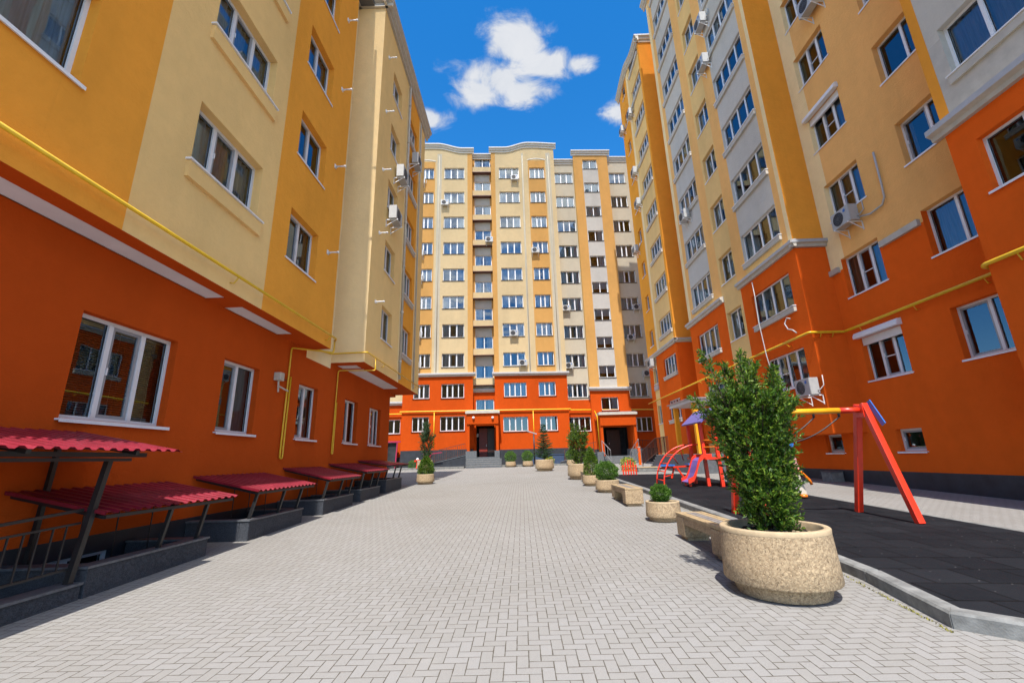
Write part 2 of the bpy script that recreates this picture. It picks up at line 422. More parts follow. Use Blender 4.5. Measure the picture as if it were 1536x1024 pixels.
class Facade:
    """one plane of a building: a skin with real openings"""
    def __init__(s, F, n, u0, u1, z0, z1, col, ub=(), zb=(), reveal=.16, mats=None):
        s.F, s.n, s.u0, s.u1, s.z0, s.z1 = F, n, u0, u1, z0, z1
        s.col = col; s.ub = list(ub); s.zb = list(zb); s.holes = []; s.rev = reveal; s.mats = mats
    def build(s, name, parent, mb=None, deep=.75):
        own = mb is None; mb = mb or MB(); F, n = s.F, s.n
        us = sorted({s.u0, s.u1, *[u for u in s.ub if s.u0 < u < s.u1], *[x for h in s.holes for x in h[:2]]})
        zs = sorted({s.z0, s.z1, *[z for z in s.zb if s.z0 < z < s.z1], *[x for h in s.holes for x in h[2:4]]})
        for i in range(len(us)-1):
            for j in range(len(zs)-1):
                a, b, c, d = us[i], us[i+1], zs[j], zs[j+1]; um, zm = (a+b)/2, (c+d)/2
                if any(h[0] < um < h[1] and h[2] < zm < h[3] for h in s.holes): continue
                mb.face([F.P(a,n,c),F.P(b,n,c),F.P(b,n,d),F.P(a,n,d)], s.col(um,zm))
        for a, b, c, d, dep in s.holes:
            k = n-.24 if dep is None else n-dep
            for q, w in (([(a,n,c),(a,n,d),(a,k,d),(a,k,c)], (a-.02,(c+d)/2)), ([(b,n,d),(b,n,c),(b,k,c),(b,k,d)], (b+.02,(c+d)/2)),
                      ([(a,n,d),(b,n,d),(b,k,d),(a,k,d)], ((a+b)/2,d+.02)), ([(b,n,c),(a,n,c),(a,k,c),(b,k,c)], ((a+b)/2,c-.02))):
                mb.face([F.P(*x) for x in q], s.col(*w))
            e = k-deep; D = len(s.mats)-1
            for q in ([(a,k,c),(a,k,d),(a,e,d),(a,e,c)], [(b,k,d),(b,k,c),(b,e,c),(b,e,d)], [(a,k,d),(b,k,d),(b,e,d),(a,e,d)], [(b,k,c),(a,k,c),(a,e,c),(b,e,c)], [(a,e,c),(a,e,d),(b,e,d),(b,e,c)]):
                mb.face([F.P(*x) for x in q], D)
        return part(name, mb, s.mats, parent) if own else None
    def window(s, parent, a, b, z, h, cols=(1,1,1), sash=1, sill='thin', curtain=None, bar=False, dep=None, cm=None):
        if a > b: a, b = b, a
        k = .17 if dep is None else dep
        s.holes.append((a, b, z, z+h, k+.07))
        f, g = win_meshes(b-a, h, cols, sash, bar)
        M = s.F.M(a, s.n-k, z)
        w = obj('window', f, None, parent, M); obj('pane', g, None, w, M)
        if sill: obj('sill', sill_mesh(b-a, sill), None, w, M)
        st = curtain or R.choice(['both','both','full','wide','left','right','thin','half','none','none'])
        if st != 'none': obj('curtain' if st not in ('blind','half') else 'blind', curtain_mesh(b-a, h, st, cm or (BLIND if st == 'blind' else CURT)), None, w, M)
        return w
def cornice(own, F, n, path, prof, m=0, mcap=1, ends=True):
    mb = MB(); part('cornice', _cornice(mb, F, n, path, prof, m, mcap), [CORN, CORNW], own)
def _cornice(mb, F, n, path, prof, m=0, mcap=1):
    """sweep a cornice profile [(out, up)] along (u, z) points on a wall plane n"""
    k0 = len(mb.v); np_ = len(prof)
    for u, z in path:
        for o, h in prof: mb.v.append(tuple(F.P(u, n+o, z+h)))
    for i in range(len(path)-1):
        for j in range(np_):
            a = k0+i*np_+j; b = k0+i*np_+(j+1)%np_
            mb.f.append((a,b,b+np_,a+np_)); mb.m.append(mcap if j == np_-3 else m); mb.sm.append(False)
    for e in (k0, k0+(len(path)-1)*np_):
        mb.f.append(tuple(range(e, e+np_))); mb.m.append(m); mb.sm.append(False)
    return mb
PROF = [(0,0),(.10,0),(.10,.16),(.20,.20),(.20,.32),(.32,.42),(.32,.52),(0,.55)]
PROFS = [(0,0),(.10,0),(.12,.10),(.20,.14),(.20,.25),(0,.29)]

# ------------------------------------------------------------------ LEFT BLOCK
left = thing('apartment_building', 'ochre and cream apartment block on the left with an orange ground floor', 'apartment building', (-6,11,-1.3))
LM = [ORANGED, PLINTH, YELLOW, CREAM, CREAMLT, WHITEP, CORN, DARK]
low = Facade(FL, -6.0, 1.0, 20.0, -2.6, 3.14, lambda u,z: 1 if z < -.86+.035*(u-8) else (4 if (11.9 < u < 13.5 and z > 2.92) else 0), [11.9,13.5], [-.9,-.85,-.8,-.6,2.92], mats=LM)
low.zb = [-.86, 2.92]
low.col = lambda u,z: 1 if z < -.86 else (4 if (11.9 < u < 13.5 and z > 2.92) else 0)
for a, b, c, cu in ((5.60,7.32,(1,1,.95),'blind'),(8.58,9.80,(1,1),'right'),(11.66,12.80,(1,1),'right'),(14.85,16.05,(1,1),'none'),(17.35,18.75,(1,1,1),'none')):
    low.window(left, a, b, .68, 1.47, c, 1 if len(c) == 3 else 0, 'thin', cu, dep=.13)
for y in (5.6, 8.7, 11.5, 14.0, 16.5):       # cellar windows under the canopies
    low.window(left, y, y+1.2, -1.62, .52, (1,1), None, None, 'none', dep=.1)
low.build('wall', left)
up = Facade(FL, -5.33, 1.0, 11.9, 3.14, 17.75, lambda u,z: 3 if 5.22 < u < 8.50 else 2, [5.22, 8.50], mats=LM)
for k in range(4):
    up.window(left, 1.95, 4.28, 4.62+2.83*k, 1.36, (1,1), None, 'thin', 'full' if k == 0 else None, dep=.15)
    up.window(left, 6.10, 7.95, 4.93+2.83*k, 1.18, (1,1,1), 1, 'box', ['full','full','both','wide'][k], dep=.17)
    up.window(left, 9.17, 10.60, 4.68+2.8*k, 1.29, (1,1), 0, 'thin', ['both','left','full','none'][k], dep=.17)
up.window(left, 1.95, 4.28, 15.94, 1.36, (1,1), None, 'thin', dep=.15)
up.build('wall', left)
b2 = Facade(FL, -4.93, 13.5, 20.9, 3.10, 17.75, lambda u,z: 2 if 17.42 < u < 19.55 else (4 if 17.22 < u < 17.42 or 19.55 < u < 19.75 else 3), [17.22,17.42,19.55,19.75], mats=LM)
for k in range(5):
    b2.window(left, 14.95, 16.22, 4.30+2.64*k, 1.25, (1,1), 0, 'thin', dep=.15)
    b2.window(left, 17.62, 19.10, 4.40+2.64*k, 1.25, (1,1,1), 1, 'ledge', dep=.12)
b2.build('wall', left)
m = MB()                                       # walls that close the block
bx = m.face
bx([(-6,13.5,3.10),(-4.93,13.5,3.10),(-4.93,13.5,17.75),(-6,13.5,17.75)], 4)
bx([(-6,11.9,3.14),(-6,13.5,3.14),(-6,13.5,17.75),(-6,11.9,17.75)], 4)
bx([(-5.33,11.9,3.14),(-6,11.9,3.14),(-6,11.9,17.75),(-5.33,11.9,17.75)], 3)
bx([(-4.93,20.9,3.10),(-6,20.9,3.10),(-6,20.9,17.75),(-4.93,20.9,17.75)], 3)
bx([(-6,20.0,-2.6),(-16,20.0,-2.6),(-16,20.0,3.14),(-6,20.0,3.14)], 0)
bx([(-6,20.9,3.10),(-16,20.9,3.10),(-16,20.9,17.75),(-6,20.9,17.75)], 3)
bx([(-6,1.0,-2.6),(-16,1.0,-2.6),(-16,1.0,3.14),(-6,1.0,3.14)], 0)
bx([(-5.33,1.0,3.14),(-16,1.0,3.14),(-16,1.0,17.75),(-5.33,1.0,17.75)], 2)
bx([(-16,1.0,-2.6),(-16,20.9,-2.6),(-16,20.9,17.75),(-16,1.0,17.75)], 3)
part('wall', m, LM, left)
m = MB()                                       # soffits with white panels set between orange beams
def soffit(x0, x1, y0, y1, z, panels, rim=.29):
    m.box((x1-rim, y0, z-.004), (x1-.003, y1, z+.12), 0)
    ys = [y0]
    for a, b in panels: ys += [a, b]
    ys.append(y1)
    for i in range(0, len(ys), 2):
        if ys[i+1]-ys[i] > .01: m.box((x0, ys[i], z-.004), (x1-rim, ys[i+1], z+.12), 0)
    for a, b in panels: m.box((x0, a, z+.012), (x1-rim, b, z+.118), 1)
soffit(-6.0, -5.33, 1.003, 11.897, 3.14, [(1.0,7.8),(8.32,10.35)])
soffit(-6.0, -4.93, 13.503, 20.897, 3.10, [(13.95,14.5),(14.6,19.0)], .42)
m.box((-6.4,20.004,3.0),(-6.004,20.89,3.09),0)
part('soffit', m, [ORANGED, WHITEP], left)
cornice(left, FL, -4.93, [(13.18,17.72),(21.2,17.72)], PROF, 0, 1)
cornice(left, FS, -13.5, [(-6.0,17.72),(-4.62,17.72)], PROF, 0, 1)
cornice(left, FL, -5.33, [(0.8,17.72),(11.98,17.72)], [(0,0),(.04,0),(.05,.2),(.10,.25),(.10,.5),(0,.55)], 0, 1)
cornice(left, FL, -6.0, [(11.9,17.72),(13.5,17.72)], PROF, 0, 1)
m = MB(); m.box((-16,1,17.75),(-5.35,20.9,18.05)); m.box((-5.35,13.5,17.8),(-4.95,20.9,18.05)); part('roof', m, ROOF, left)
m = MB()
for y in (17.32,):
    m.tube([(-4.85,y,17.6),(-4.85,y,3.2)], .05)
    for k in range(7): m.tube([(-4.85,y,3.9+2.1*k),(-4.85,y,3.98+2.1*k)], .062)
m.tube([(-4.87,19.7,17.6),(-4.87,19.7,3.2)], .035)
part('downpipe', m, CORN, left)

# ------------------------------------------------------------------ RIGHT BLOCK
right = thing('apartment_building', 'tall ochre and orange apartment block on the right with grey balcony panels and stepped bays', 'apartment building', (11,18,-1.2))
RM = [ORANGE, PLINTH, YELLOW, CREAM, CREAMLT, GREY, TAN, CORN, DARK]
ZT = 31.3
# set back wall between the near bay and the middle bay
def colrec(u,z):
    if z < -.67: return 1
    y = -u
    if y > 14.4: return 0
    if z < 5.86: return 0
    return 4 if y > 13.68 else 6
rec = Facade(FR, -11.0, -18.4, -4.0, -2.6, ZT, colrec, [-14.4,-13.68], [-.67,5.86], mats=RM)
for k in range(10):
    rec.window(right, -10.80, -9.22, 2.06+2.78*k, 1.33, (1,1), None if k%2 else 0, 'thin', ['none','full','thin','none','wide','both'][k%6])
    rec.window(right, -13.86, -12.30, 2.06+2.78*k, 1.36, (1,1,1), 1, 'thin', ['none','both','full','right','none'][k%5], bar=True)
rec.window(right, -13.36, -12.50, -.10, .62, (1,), 0, 'thin', 'none', dep=.14)
rec.window(right, -16.48, -15.64, -.10, .62, (1,), 0, 'thin', 'none', dep=.14)
rec.build('wall', right)
# middle bays A and B on one front plane
def colAB(u,z):
    y = -u
    if z < 7.1:
        return 3 if 18.35 < y < 20.0 else 0
    if 14.95 < y < 17.65 or 20.95 < y < 23.55: return 3 if z < 7.85 else 5
    if 18.5 < y < 20.08: return 3
    if y < 14.62 or y > 24.0: return 4
    return 6
ab = Facade(FR, -9.9, -24.4, -14.4, .5, ZT, colAB, [-14.62,-14.95,-17.65,-18.35,-18.5,-20.0,-20.08,-20.95,-23.55,-24.0], [7.1,7.85], mats=RM)
for k in range(10):
    z = 5.02+2.8*k if k else 5.02
    o = k >= 1
    ab.window(right, -17.62, -14.98, z, 1.28, (1,1,1,1), R.choice([0,1,2,None]), 'ledge', dep=.10)
    ab.window(right, -23.52, -20.98, z-.06, 1.28, (1,1,1,1), R.choice([0,1,2,None]), 'ledge', dep=.10)
    ab.window(right, -19.88, -18.56, z-.05, 1.36, (1,1), None, 'thin', dep=.16)
ab.window(right, -17.40, -14.98, 2.2, 1.30, (1,1,1,1), 1, 'thin', 'both', bar=True, dep=.12)
ab.window(right, -19.88, -18.56, 2.16, 1.36, (1,1), None, 'thin', dep=.16)
ab.window(right, -23.30, -20.98, 2.1, 1.28, (1,1,1,1), None, 'thin', dep=.12)
ab.build('wall', right)
# near bay at the picture's right edge
def colR1(u,z): return 0 if z < 6.75 else (2 if -u > 8.32 and z > 7.0 else 5 if z > 8.9 or z < 0 else 7)
r1 = Facade(FR, -9.75, -8.55, -3.0, .5, ZT, colR1, [-8.32], [6.75,7.0,8.9], mats=RM)
for k in range(9):
    r1.window(right, -8.02, -4.9, 4.99+2.93*k, 1.22, (1,1,1,1), None, 'ledge' if k else 'thin', ['none','full','both'][k%3], dep=.14)
r1.window(right, -7.9, -4.9, 2.2, 1.3, (1,1,1,1), None, 'thin', 'none', dep=.14)
r1.build('wall', right)
# far bay C
def colC(u,z):
    y = -u
    if 31.0 < y < 31.98 and z < 7.0: return 3
    if 30.05 < y < 30.5 and z > 7.1: return 4
    if z < 6.85: return 0
    if y < 27.0: return 2
    if y > 30.5: return 2
    return 3
cc = Facade(FR, -9.85, -32.9, -26.7, -2.6, 31.0, lambda u,z: 1 if z < -.2 else colC(u,z), [-27.0,-30.05,-30.5,-31.0,-31.98], [-.2,6.85,7.1], mats=RM)
for k in range(10):
    z = 5.02+2.78*k
    cc.window(right, -29.45, -27.05, z, 1.2, (1,1,1,1), R.choice([0,1,2,None]), 'ledge', dep=.10)
    cc.window(right, -31.85, -31.05, z-.1, 1.2, (1,1), None, 'thin', dep=.14)
cc.window(right, -29.40, -27.25, 2.15, 1.25, (1,1,1,1), None, 'ledge', dep=.10)
cc.window(right, -31.85, -31.05, 2.1, 1.25, (1,1), None, 'thin', dep=.14)
cc.build('wall', right)
m = MB()
def q(pts, k): m.face(pts, k)
def side(y, x0, x1, z0, z1, cols):             # wall facing the camera, bands by height
    for a, b, c in cols: q([(x0,y,a),(x1,y,a),(x1,y,b),(x0,y,b)], c)
side(14.4, 9.9, 11.0, .5, ZT, [(.5,7.1,0),(7.1,ZT,2)])
side(26.7, 9.85, 11.0, -2.6, 31.0, [(-2.6,-.2,1),(-.2,6.85,0),(6.85,31.0,2)])
q([(11,24.4,-2.6),(11,26.7,-2.6),(11,26.7,31),(11,24.4,31)], 3)
q([(9.9,24.4,.5),(11,24.4,.5),(11,24.4,ZT),(9.9,24.4,ZT)], 2)
q([(9.75,8.55,.5),(11,8.55,.5),(11,8.55,ZT),(9.75,8.55,ZT)], 2)
q([(9.75,3.0,.5),(11,3.0,.5),(11,3.0,ZT),(9.75,3.0,ZT)], 2)
q([(11,18.4,-2.6),(11,24.4,-2.6),(11,24.4,.5),(11,18.4,.5)], 0)
q([(9.9,14.4,.5),(11,14.4,.5),(11,24.4,.5),(9.9,24.4,.5)], 0)
q([(9.75,3,.5),(11,3,.5),(11,8.55,.5),(9.75,8.55,.5)], 0)
q([(9.85,32.9,-2.6),(20,32.9,-2.6),(20,32.9,31),(9.85,32.9,31)], 2)
q([(11,3,-2.6),(24,3,-2.6),(24,3,ZT),(11,3,ZT)], 2)
q([(11,4,-2.6),(11,3,-2.6),(11,3,ZT),(11,4,ZT)], 2)
q([(24,3,-2.6),(24,32.9,-2.6),(24,32.9,ZT),(24,3,ZT)], 2)
part('wall', m, RM, right)
cornice(right, FR, -9.9, [(-18.42,6.95),(-14.22,6.95)], PROFS)
cornice(right, FS, -14.4, [(9.72,6.95),(11.0,6.95)], PROFS)
cornice(right, FR, -9.9, [(-24.6,6.95),(-19.95,6.95)], PROFS)
cornice(right, FR, -9.85, [(-33.0,6.75),(-26.5,6.75)], PROFS)
cornice(right, FS, -26.7, [(9.66,6.75),(11.0,6.75)], PROFS)
cornice(right, FR, -9.75, [(-8.75,6.72),(-3.0,6.72)], [(0,0),(.10,0),(.12,.09),(.22,.15),(.22,.28),(0,.33)])
for a, b in ((-12.20,-10.88),(-14.4,-13.98)):
    m = MB(); m.box((a,-11.0,5.80),(b,-10.9,5.98),0,FR.P); part('cornice', m, CORN, right)
cornice(right, FR, -9.85, [(-31.9,4.45),(-31.0,4.45)], [(0,0),(.08,0),(.08,.35),(0,.38)])
cornice(right, FR, -9.9, [(-24.7,31.0),(-14.1,31.0)], PROF)
cornice(right, FR, -9.75, [(-8.8,31.0),(-3.0,31.0)], PROF)
cornice(right, FR, -11.0, [(-14.4,31.0),(-8.55,31.0)], PROF)
def cz(y):                                      # S shaped parapet of the far bay
    t = max(0, min(1, (y-27.6)/2.6)); t = t*t*(3-2*t)
    return 30.45 + .75*t - .12*max(0, y-31)**1.3
ys = [26.4+i*.25 for i in range(28)]
cornice(right, FR, -9.85, [(-y, cz(y)) for y in reversed(ys)], PROF)
cornice(right, FS, -26.7, [(9.53,30.45),(11.2,30.45)], PROF)
m = MB()
m.box((11,3,31.2),(24,32.9,31.5)); m.box((9.95,14.4,31.2),(11,24.4,31.5)); m.box((9.8,3,31.2),(11,8.5,31.5)); m.box((9.9,26.75,30.7),(11.05,32.8,30.98))
part('roof', m, ROOF, right)
# shutter boxes over two of the set-back windows
for z in (2.06, 10.40):
    m = MB(); m.prism([(-11.02,z+1.36),(-10.84,z+1.36),(-10.84,z+1.44),(-10.89,z+1.54),(-11.02,z+1.56)], 0, -13.94, -12.22, 0, FR.P)
    m.box((-13.84,-11.12,z+1.12),(-12.32,-11.05,z+1.38),0,FR.P)
    part('shutter_box', m, WHT, right)
# entrance canopy, posts
m = MB(); m.box((8.35,21.7,2.45),(9.9,24.9,2.60)); m.box((8.25,21.6,2.60),(9.9,25.0,2.66),1)
part('porch_roof', m, [WHITEP, STEEL], right)
for y in (24.7, 22.0):
    m = MB(); m.box((8.5,y-.11,-1.1),(8.72,y+.11,2.45)); part('porch_column', m, [YEL], right)

# ------------------------------------------------------------------ FAR BLOCK
far = thing('apartment_building', 'pale cream eleven storey apartment block closing the far end of the courtyard', 'apartment building', tuple(FB.P(2,-39,-.6)))
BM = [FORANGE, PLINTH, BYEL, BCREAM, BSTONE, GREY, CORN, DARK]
def col1(u,z):
    if z < .9: return 1
    if z < 7.3: return 0
    if u > -2.62: return 2
    if -7.62 < u < -5.9 and z < 29.75: return 2
    if -5.7 < u < -5.25: return 4
    return 3
s1 = Facade(FB, -39.0, -8.4, -2.15, -1.2, 30.7, col1, [-7.62,-5.9,-5.7,-5.25,-2.62], [.9,7.3,29.75], mats=BM)
def col2(u,z):
    if z < .78: return 1 if u > .1 else 0  # dark recessed openings along the base, their shade painted flat on the wall
    if z < 7.3: return 0
    if u < .22: return 2
    if 3.62 < u < 5.38 and z < 29.9: return 2
    if 2.95 < u < 3.15 or 5.5 < u < 5.95: return 4
    return 3
s2 = Facade(FB, -39.0, -.2, 6.35, -1.2, 30.8, col2, [.1,.22,2.95,3.15,3.62,5.38,5.5,5.95], [.78,7.3,29.9], mats=BM)
rows = [5.35+2.8*k for k in range(9)]
def farwin(fc, a, b, z, cols=(1,.8,1), h=1.27, sash=1, dep=.14):
    fc.window(far, a, b, z, h, cols, sash, 'dark', R.choice(['both','both','both','full','wide','left','right']) if z > 6.5 else R.choice(['none','none','both','full','right']), dep=dep)
for k, z in enumerate(rows):
    farwin(s1, -7.46, -6.03, z); farwin(s1, -4.98, -2.95, z, (1,1,1) if k else (1,1,1,1))
    farwin(s2, .62, 2.64, z, (1,1,1) if k else (1,1,1,1)); farwin(s2, 3.76, 5.28, z)
farwin(s1, -7.5, -6.03, 2.47); farwin(s1, -5.05, -2.9, 2.47, (1,1,1,1))
farwin(s2, .5, 2.68, 2.30, (1,1,1,1)); farwin(s2, 3.75, 5.3, 2.28)
s1.build('wall', far); s2.build('wall', far)
sl = Facade(FB, -39.75, -2.15, -.2, -1.2, 31.0, lambda u,z: 0 if z < 6.0 else (2 if z > 29.6 or not -1.95 < u < -.38 else 5), [-1.95,-.38], [6.0,29.6], mats=BM)
for k in range(9):
    farwin(sl, -1.93, -.30, 7.22+2.78*k, (1,1), 1.18, None, .1)
farwin(sl, -1.93, -.30, 4.05, (1,1), 1.2, None, .1)
sl.holes.append((-1.95, -.3, .2, 2.95, 1.3)); sl.build('wall', far)
s3 = Facade(FB, -39.7, 6.35, 8.45, -1.2, 29.9, lambda u,z: 1 if z < .7 else (0 if z < 5.0 else 4), (), [.7,5.0], mats=BM)
for z in rows: farwin(s3, 6.46, 8.32, z-.12, (1,1,1) if z > 6 else (1,1,1,1))
farwin(s3, 6.36, 8.40, 2.2, (1,1,1,1)); s3.build('wall', far)
s4 = Facade(FB, -39.3, 8.45, 12.05, -1.2, 30.7, lambda u,z: 1 if z < .6 else (0 if z < 5.9 else (5 if 9.35 < u < 10.98 else 2)), [9.35,10.98], [.6,5.9,29.6], mats=BM)
s4.col = lambda u,z: 1 if z < .6 else (0 if z < 5.9 else (5 if 9.35 < u < 10.98 and z < 29.6 else 2))
for k in range(9): s4.window(far, 9.42, 10.92, 6.95+2.765*k, 1.12, (1,1), None, 'dark', R.choice(['full','wide','right']) if k > 3 else R.choice(['none','left','half']), dep=.14)
farwin(s4, 9.40, 10.95, 3.98, (1,1), 1.15, None)
s4.holes.append((9.05, 11.75, 0.0, 2.5, .9)); s4.build('wall', far)
s5 = Facade(FB, -39.7, 12.05, 17.0, -1.2, 30.2, lambda u,z: 1 if z < .6 else (0 if z < 5.0 else 4), (), [.6,5.0], mats=BM)
for z in rows: farwin(s5, 12.2, 13.9, z-.15)
farwin(s5, 12.1, 14.0, 2.05, (1,1,1,1)); s5.build('wall', far)
wing = Facade(FB, -40.6, -16, -8.4, -1.2, 5.2, lambda u,z: 1 if z < .4 else 0, (), [.4], mats=BM)
farwin(wing, -10.6, -8.85, 2.45, (1,1,1)); wing.build('wall', far)
m = MB()
def step_side(u, na, nb, z0, z1, c): m.face([FB.P(u,na,z0),FB.P(u,nb,z0),FB.P(u,nb,z1),FB.P(u,na,z1)], c)
for u, a, b, zt in ((-2.15,-39.75,-39.0,31.0),(-.2,-39.75,-39.0,31.0),(6.35,-39.7,-39.0,30.8),(8.45,-39.7,-39.3,30.7),(12.05,-39.7,-39.3,30.7)):
    step_side(u,a,b,-1.2,5.95,0); step_side(u,a,b,5.95,zt,2 if u != 6.35 else 3)
step_side(-8.4,-40.6,-39.0,-1.2,7.3,0); step_side(-8.4,-50,-39.0,7.3,31,3); step_side(17,-50,-39.7,-1.2,30,3)
m.face([FB.P(-16,-52,-1.2),FB.P(17,-52,-1.2),FB.P(17,-52,30),FB.P(-16,-52,30)],3)
def crown(us, zf, n, zb, c):                   # wall between the last row and the curved parapet
    for i in range(len(us)-1):
        a, b = us[i], us[i+1]; m.face([FB.P(a,n,zb),FB.P(b,n,zb),FB.P(b,n,zf(b)+.05),FB.P(a,n,zf(a)+.05)], c)
def sm(t): t = max(0,min(1,t)); return t*t*(3-2*t)
z1f = lambda u: 30.72 + .55*sm((-3.1-u)/2.6) - .10*max(0,-7.2-u)
z2f = lambda u: 30.80 + .58*sm((u-1.2)/2.4) - .05*max(0,u-4.2)**1.3
U1 = [-8.4+.25*i for i in range(26)]; U2 = [-.2+.2519*i for i in range(27)]
crown(U1, z1f, -39.0, 30.7, 3); crown(U2, z2f, -39.0, 30.8, 3)
part('wall', m, BM, far)
m = MB()
cornice(far, FB, -39.0, [(-8.5,z1f(-8.4))]+[(u,z1f(u)) for u in U1]+[(-1.95,z1f(-2.15))], PROF)
cornice(far, FB, -39.0, [(-.4,z2f(-.2))]+[(u,z2f(u)) for u in U2]+[(6.6,z2f(6.35))], PROF)
cornice(far, FB, -39.75, [(-2.15,30.6),(-.2,30.6)], PROF); cornice(far, FB, -39.7, [(6.35,29.85),(8.45,29.85)], PROF)
cornice(far, FB, -39.3, [(8.2,30.65),(12.3,30.65)], PROF); cornice(far, FB, -39.7, [(12.05,30.15),(17,30.15)], PROF)
big = [(0,0),(.14,0),(.14,.10),(.26,.16),(.26,.30),(0,.36)]
cornice(far, FB, -39.0, [(-8.5,7.28),(-1.92,7.28)], big); cornice(far, FB, -39.0, [(-.42,7.25),(6.55,7.20)], big)
cornice(far, FB, -39.75, [(-2.15,5.9),(-.2,5.9)], big); cornice(far, FB, -39.3, [(8.3,5.75),(12.2,5.7)], big)
cornice(far, FB, -40.6, [(-16,5.0),(-8.4,5.0)], big)
# arched heads over the two coloured window strips
for u0, u1, z in ((-7.66,-5.86,29.75),(3.58,5.42,29.9)):
    n_ = 8; m = MB()
    for i in range(n_):
        a = u0+(u1-u0)*i/n_; b = u0+(u1-u0)*(i+1)/n_
        za = z+.16*math.sin(PI*i/n_); zb = z+.16*math.sin(PI*(i+1)/n_)
        m.face([FB.P(a,-38.96,za),FB.P(b,-38.96,zb),FB.P(b,-38.96,zb+.09),FB.P(a,-38.96,za+.09)],0)
        m.face([FB.P(a,-38.96,za),FB.P(b,-38.96,zb),FB.P(b,-39.0,zb),FB.P(a,-39.0,za)],0)
    part('arch_moulding', m, CORN, far)
m = MB()
for a, b, n, z in ((-8.4,-2.15,-39.1,30.6),(-2.15,-.2,-40.3,30.9),(-.2,6.35,-39.1,30.7),(6.35,8.45,-39.8,29.8),(8.45,12.05,-39.4,30.6),(12.05,17,-39.8,30.1)):
    m.box((a,-52,z-.2),(b,n,z),0,FB.P)
m.box((-16,-52,5.0),(-8.4,-40.7,5.2),0,FB.P)
part('roof', m, ROOF, far)
for k in range(9):                              # little ledges in the stair slot
    m = MB(); z = 7.22+2.78*k
    m.box((-2.13,-39.74,z-.70),(-.22,-39.30,z-.12),0,FB.P); m.box((-2.145,-39.73,z-.76),(-.205,-39.24,z-.702),1,FB.P)
    part('balcony', m, [BCREAM, BROWN], far)
for u in (-5.48, 3.05, 5.72):
    m = MB(); m.tube([FB.P(u,-38.95,30.4),FB.P(u,-38.95,7.7)], .035); part('downpipe', m, BSTONE, far)
# porch of the first entrance
def porch(u0, u1, zb, zt, du0, du1, dz, dm, out, zc):
    m = MB(); m.box((u0,-39.0,zb),(u1,-39.0+out,zt),0,FB.P); m.box((u0,-39.0,dz),(u0+.22,-39.0+out-.1,zb-.003),0,FB.P); m.box((u1-.22,-39.0,dz),(u1,-39.0+out-.1,zb-.003),0,FB.P)
    m.box((u0-.12,-39.0,zt+.002),(u1+.12,-39.0+out+.14,zt+.2),1,FB.P); m.box((u0-.02,-39.0,zt+.202),(u1+.02,-39.0+out+.02,zt+.26),2,FB.P)
    part('porch', m, [FORANGE, CORN, STEEL], far)
porch(-2.62, .06, 2.92, 3.80, 0, 0, .2, 0, 1.3, 0); porch(8.80, 11.92, 2.52, 3.42, 0, 0, 0, 0, 1.2, 0)
m = MB(); m.box((-1.72,-41.0,.2),(-.98,-40.94,2.75),0,FB.P); m.box((-.95,-41.02,.2),(-.32,-40.98,2.75),1,FB.P)
d = part('door', m, [DOORR, DOORM], far)
m = MB(); m.box((-1.08,-40.94,1.15),(-1.04,-40.89,1.35),0,FB.P); part('handle', m, STEEL, d)
m = MB(); m.box((9.86,-40.16,0),(11.0,-40.08,2.25),0,FB.P); m.box((10.15,-40.08,1.3),(10.5,-40.05,1.9),0,FB.P); m.box((9.8,-40.18,0),(9.86,-40.05,2.3),0,FB.P)
d = part('door', m, DOORM, far)
m = MB(); m.box((9.96,-40.08,1.0),(10.0,-40.02,1.15),0,FB.P); part('handle', m, STEEL, d)
for u0, u1, ztop, n0, cnt in ((-2.62,.06,.2,-37.5,5),(8.9,11.2,0.0,-37.7,4)):
    m = MB(); zg = gz(37)
    m.box((u0,-41.0,zg-.3),(u1,n0,ztop),0,FB.P)
    for i in range(1, cnt):
        z = ztop-(ztop-zg)*i/cnt; m.box((u0,n0+.3*(i-1)+.002,zg-.3),(u1+.2,n0+.3*i,z),0,FB.P)
        m.box((u0,n0+.3*i-.06,z+.002),(u1+.2,n0+.3*i+.005,z+.012),1,FB.P)
    part('steps', m, [STEP, CORN], far)
for a_, b_ in (((-2.7,-38.7,-.9),(-1.8,-37.42,.70)),((-.3,-38.7,-.9),(.12,-37.42,.70)),((11.2,-38.9,-.9),(12.6,-37.6,.55)),((8.3,-38.9,-.9),(8.88,-37.6,.35))):
    m = MB(); m.box(a_, b_, 0, FB.P); part('step_cheek', m, STEP, far)
for u0, u1, z0, z1, n in ((-2.28,-1.82,1.95,2.4,-40.15),):
    m = MB(); m.box((u0,-37.72,z0+.3),(u1,-37.69,z1+.3),0,FB.P); 
    m = MB(); m.box((-2.06,-40.9,2.0),(-1.76,-40.86,2.3),0,FB.P); part('notice', m, PAPER, far)
for u, z in ((-2.05,3.45),(-.42,3.42)):
    m = MB(); c = FB.P(u,-37.6,z); m.lathe([(.0,-.1),(.09,-.08),(.11,.0),(.08,.08),(0,.1)], tuple(c), 0, 12); part('wall_lamp', m, WHT, far)
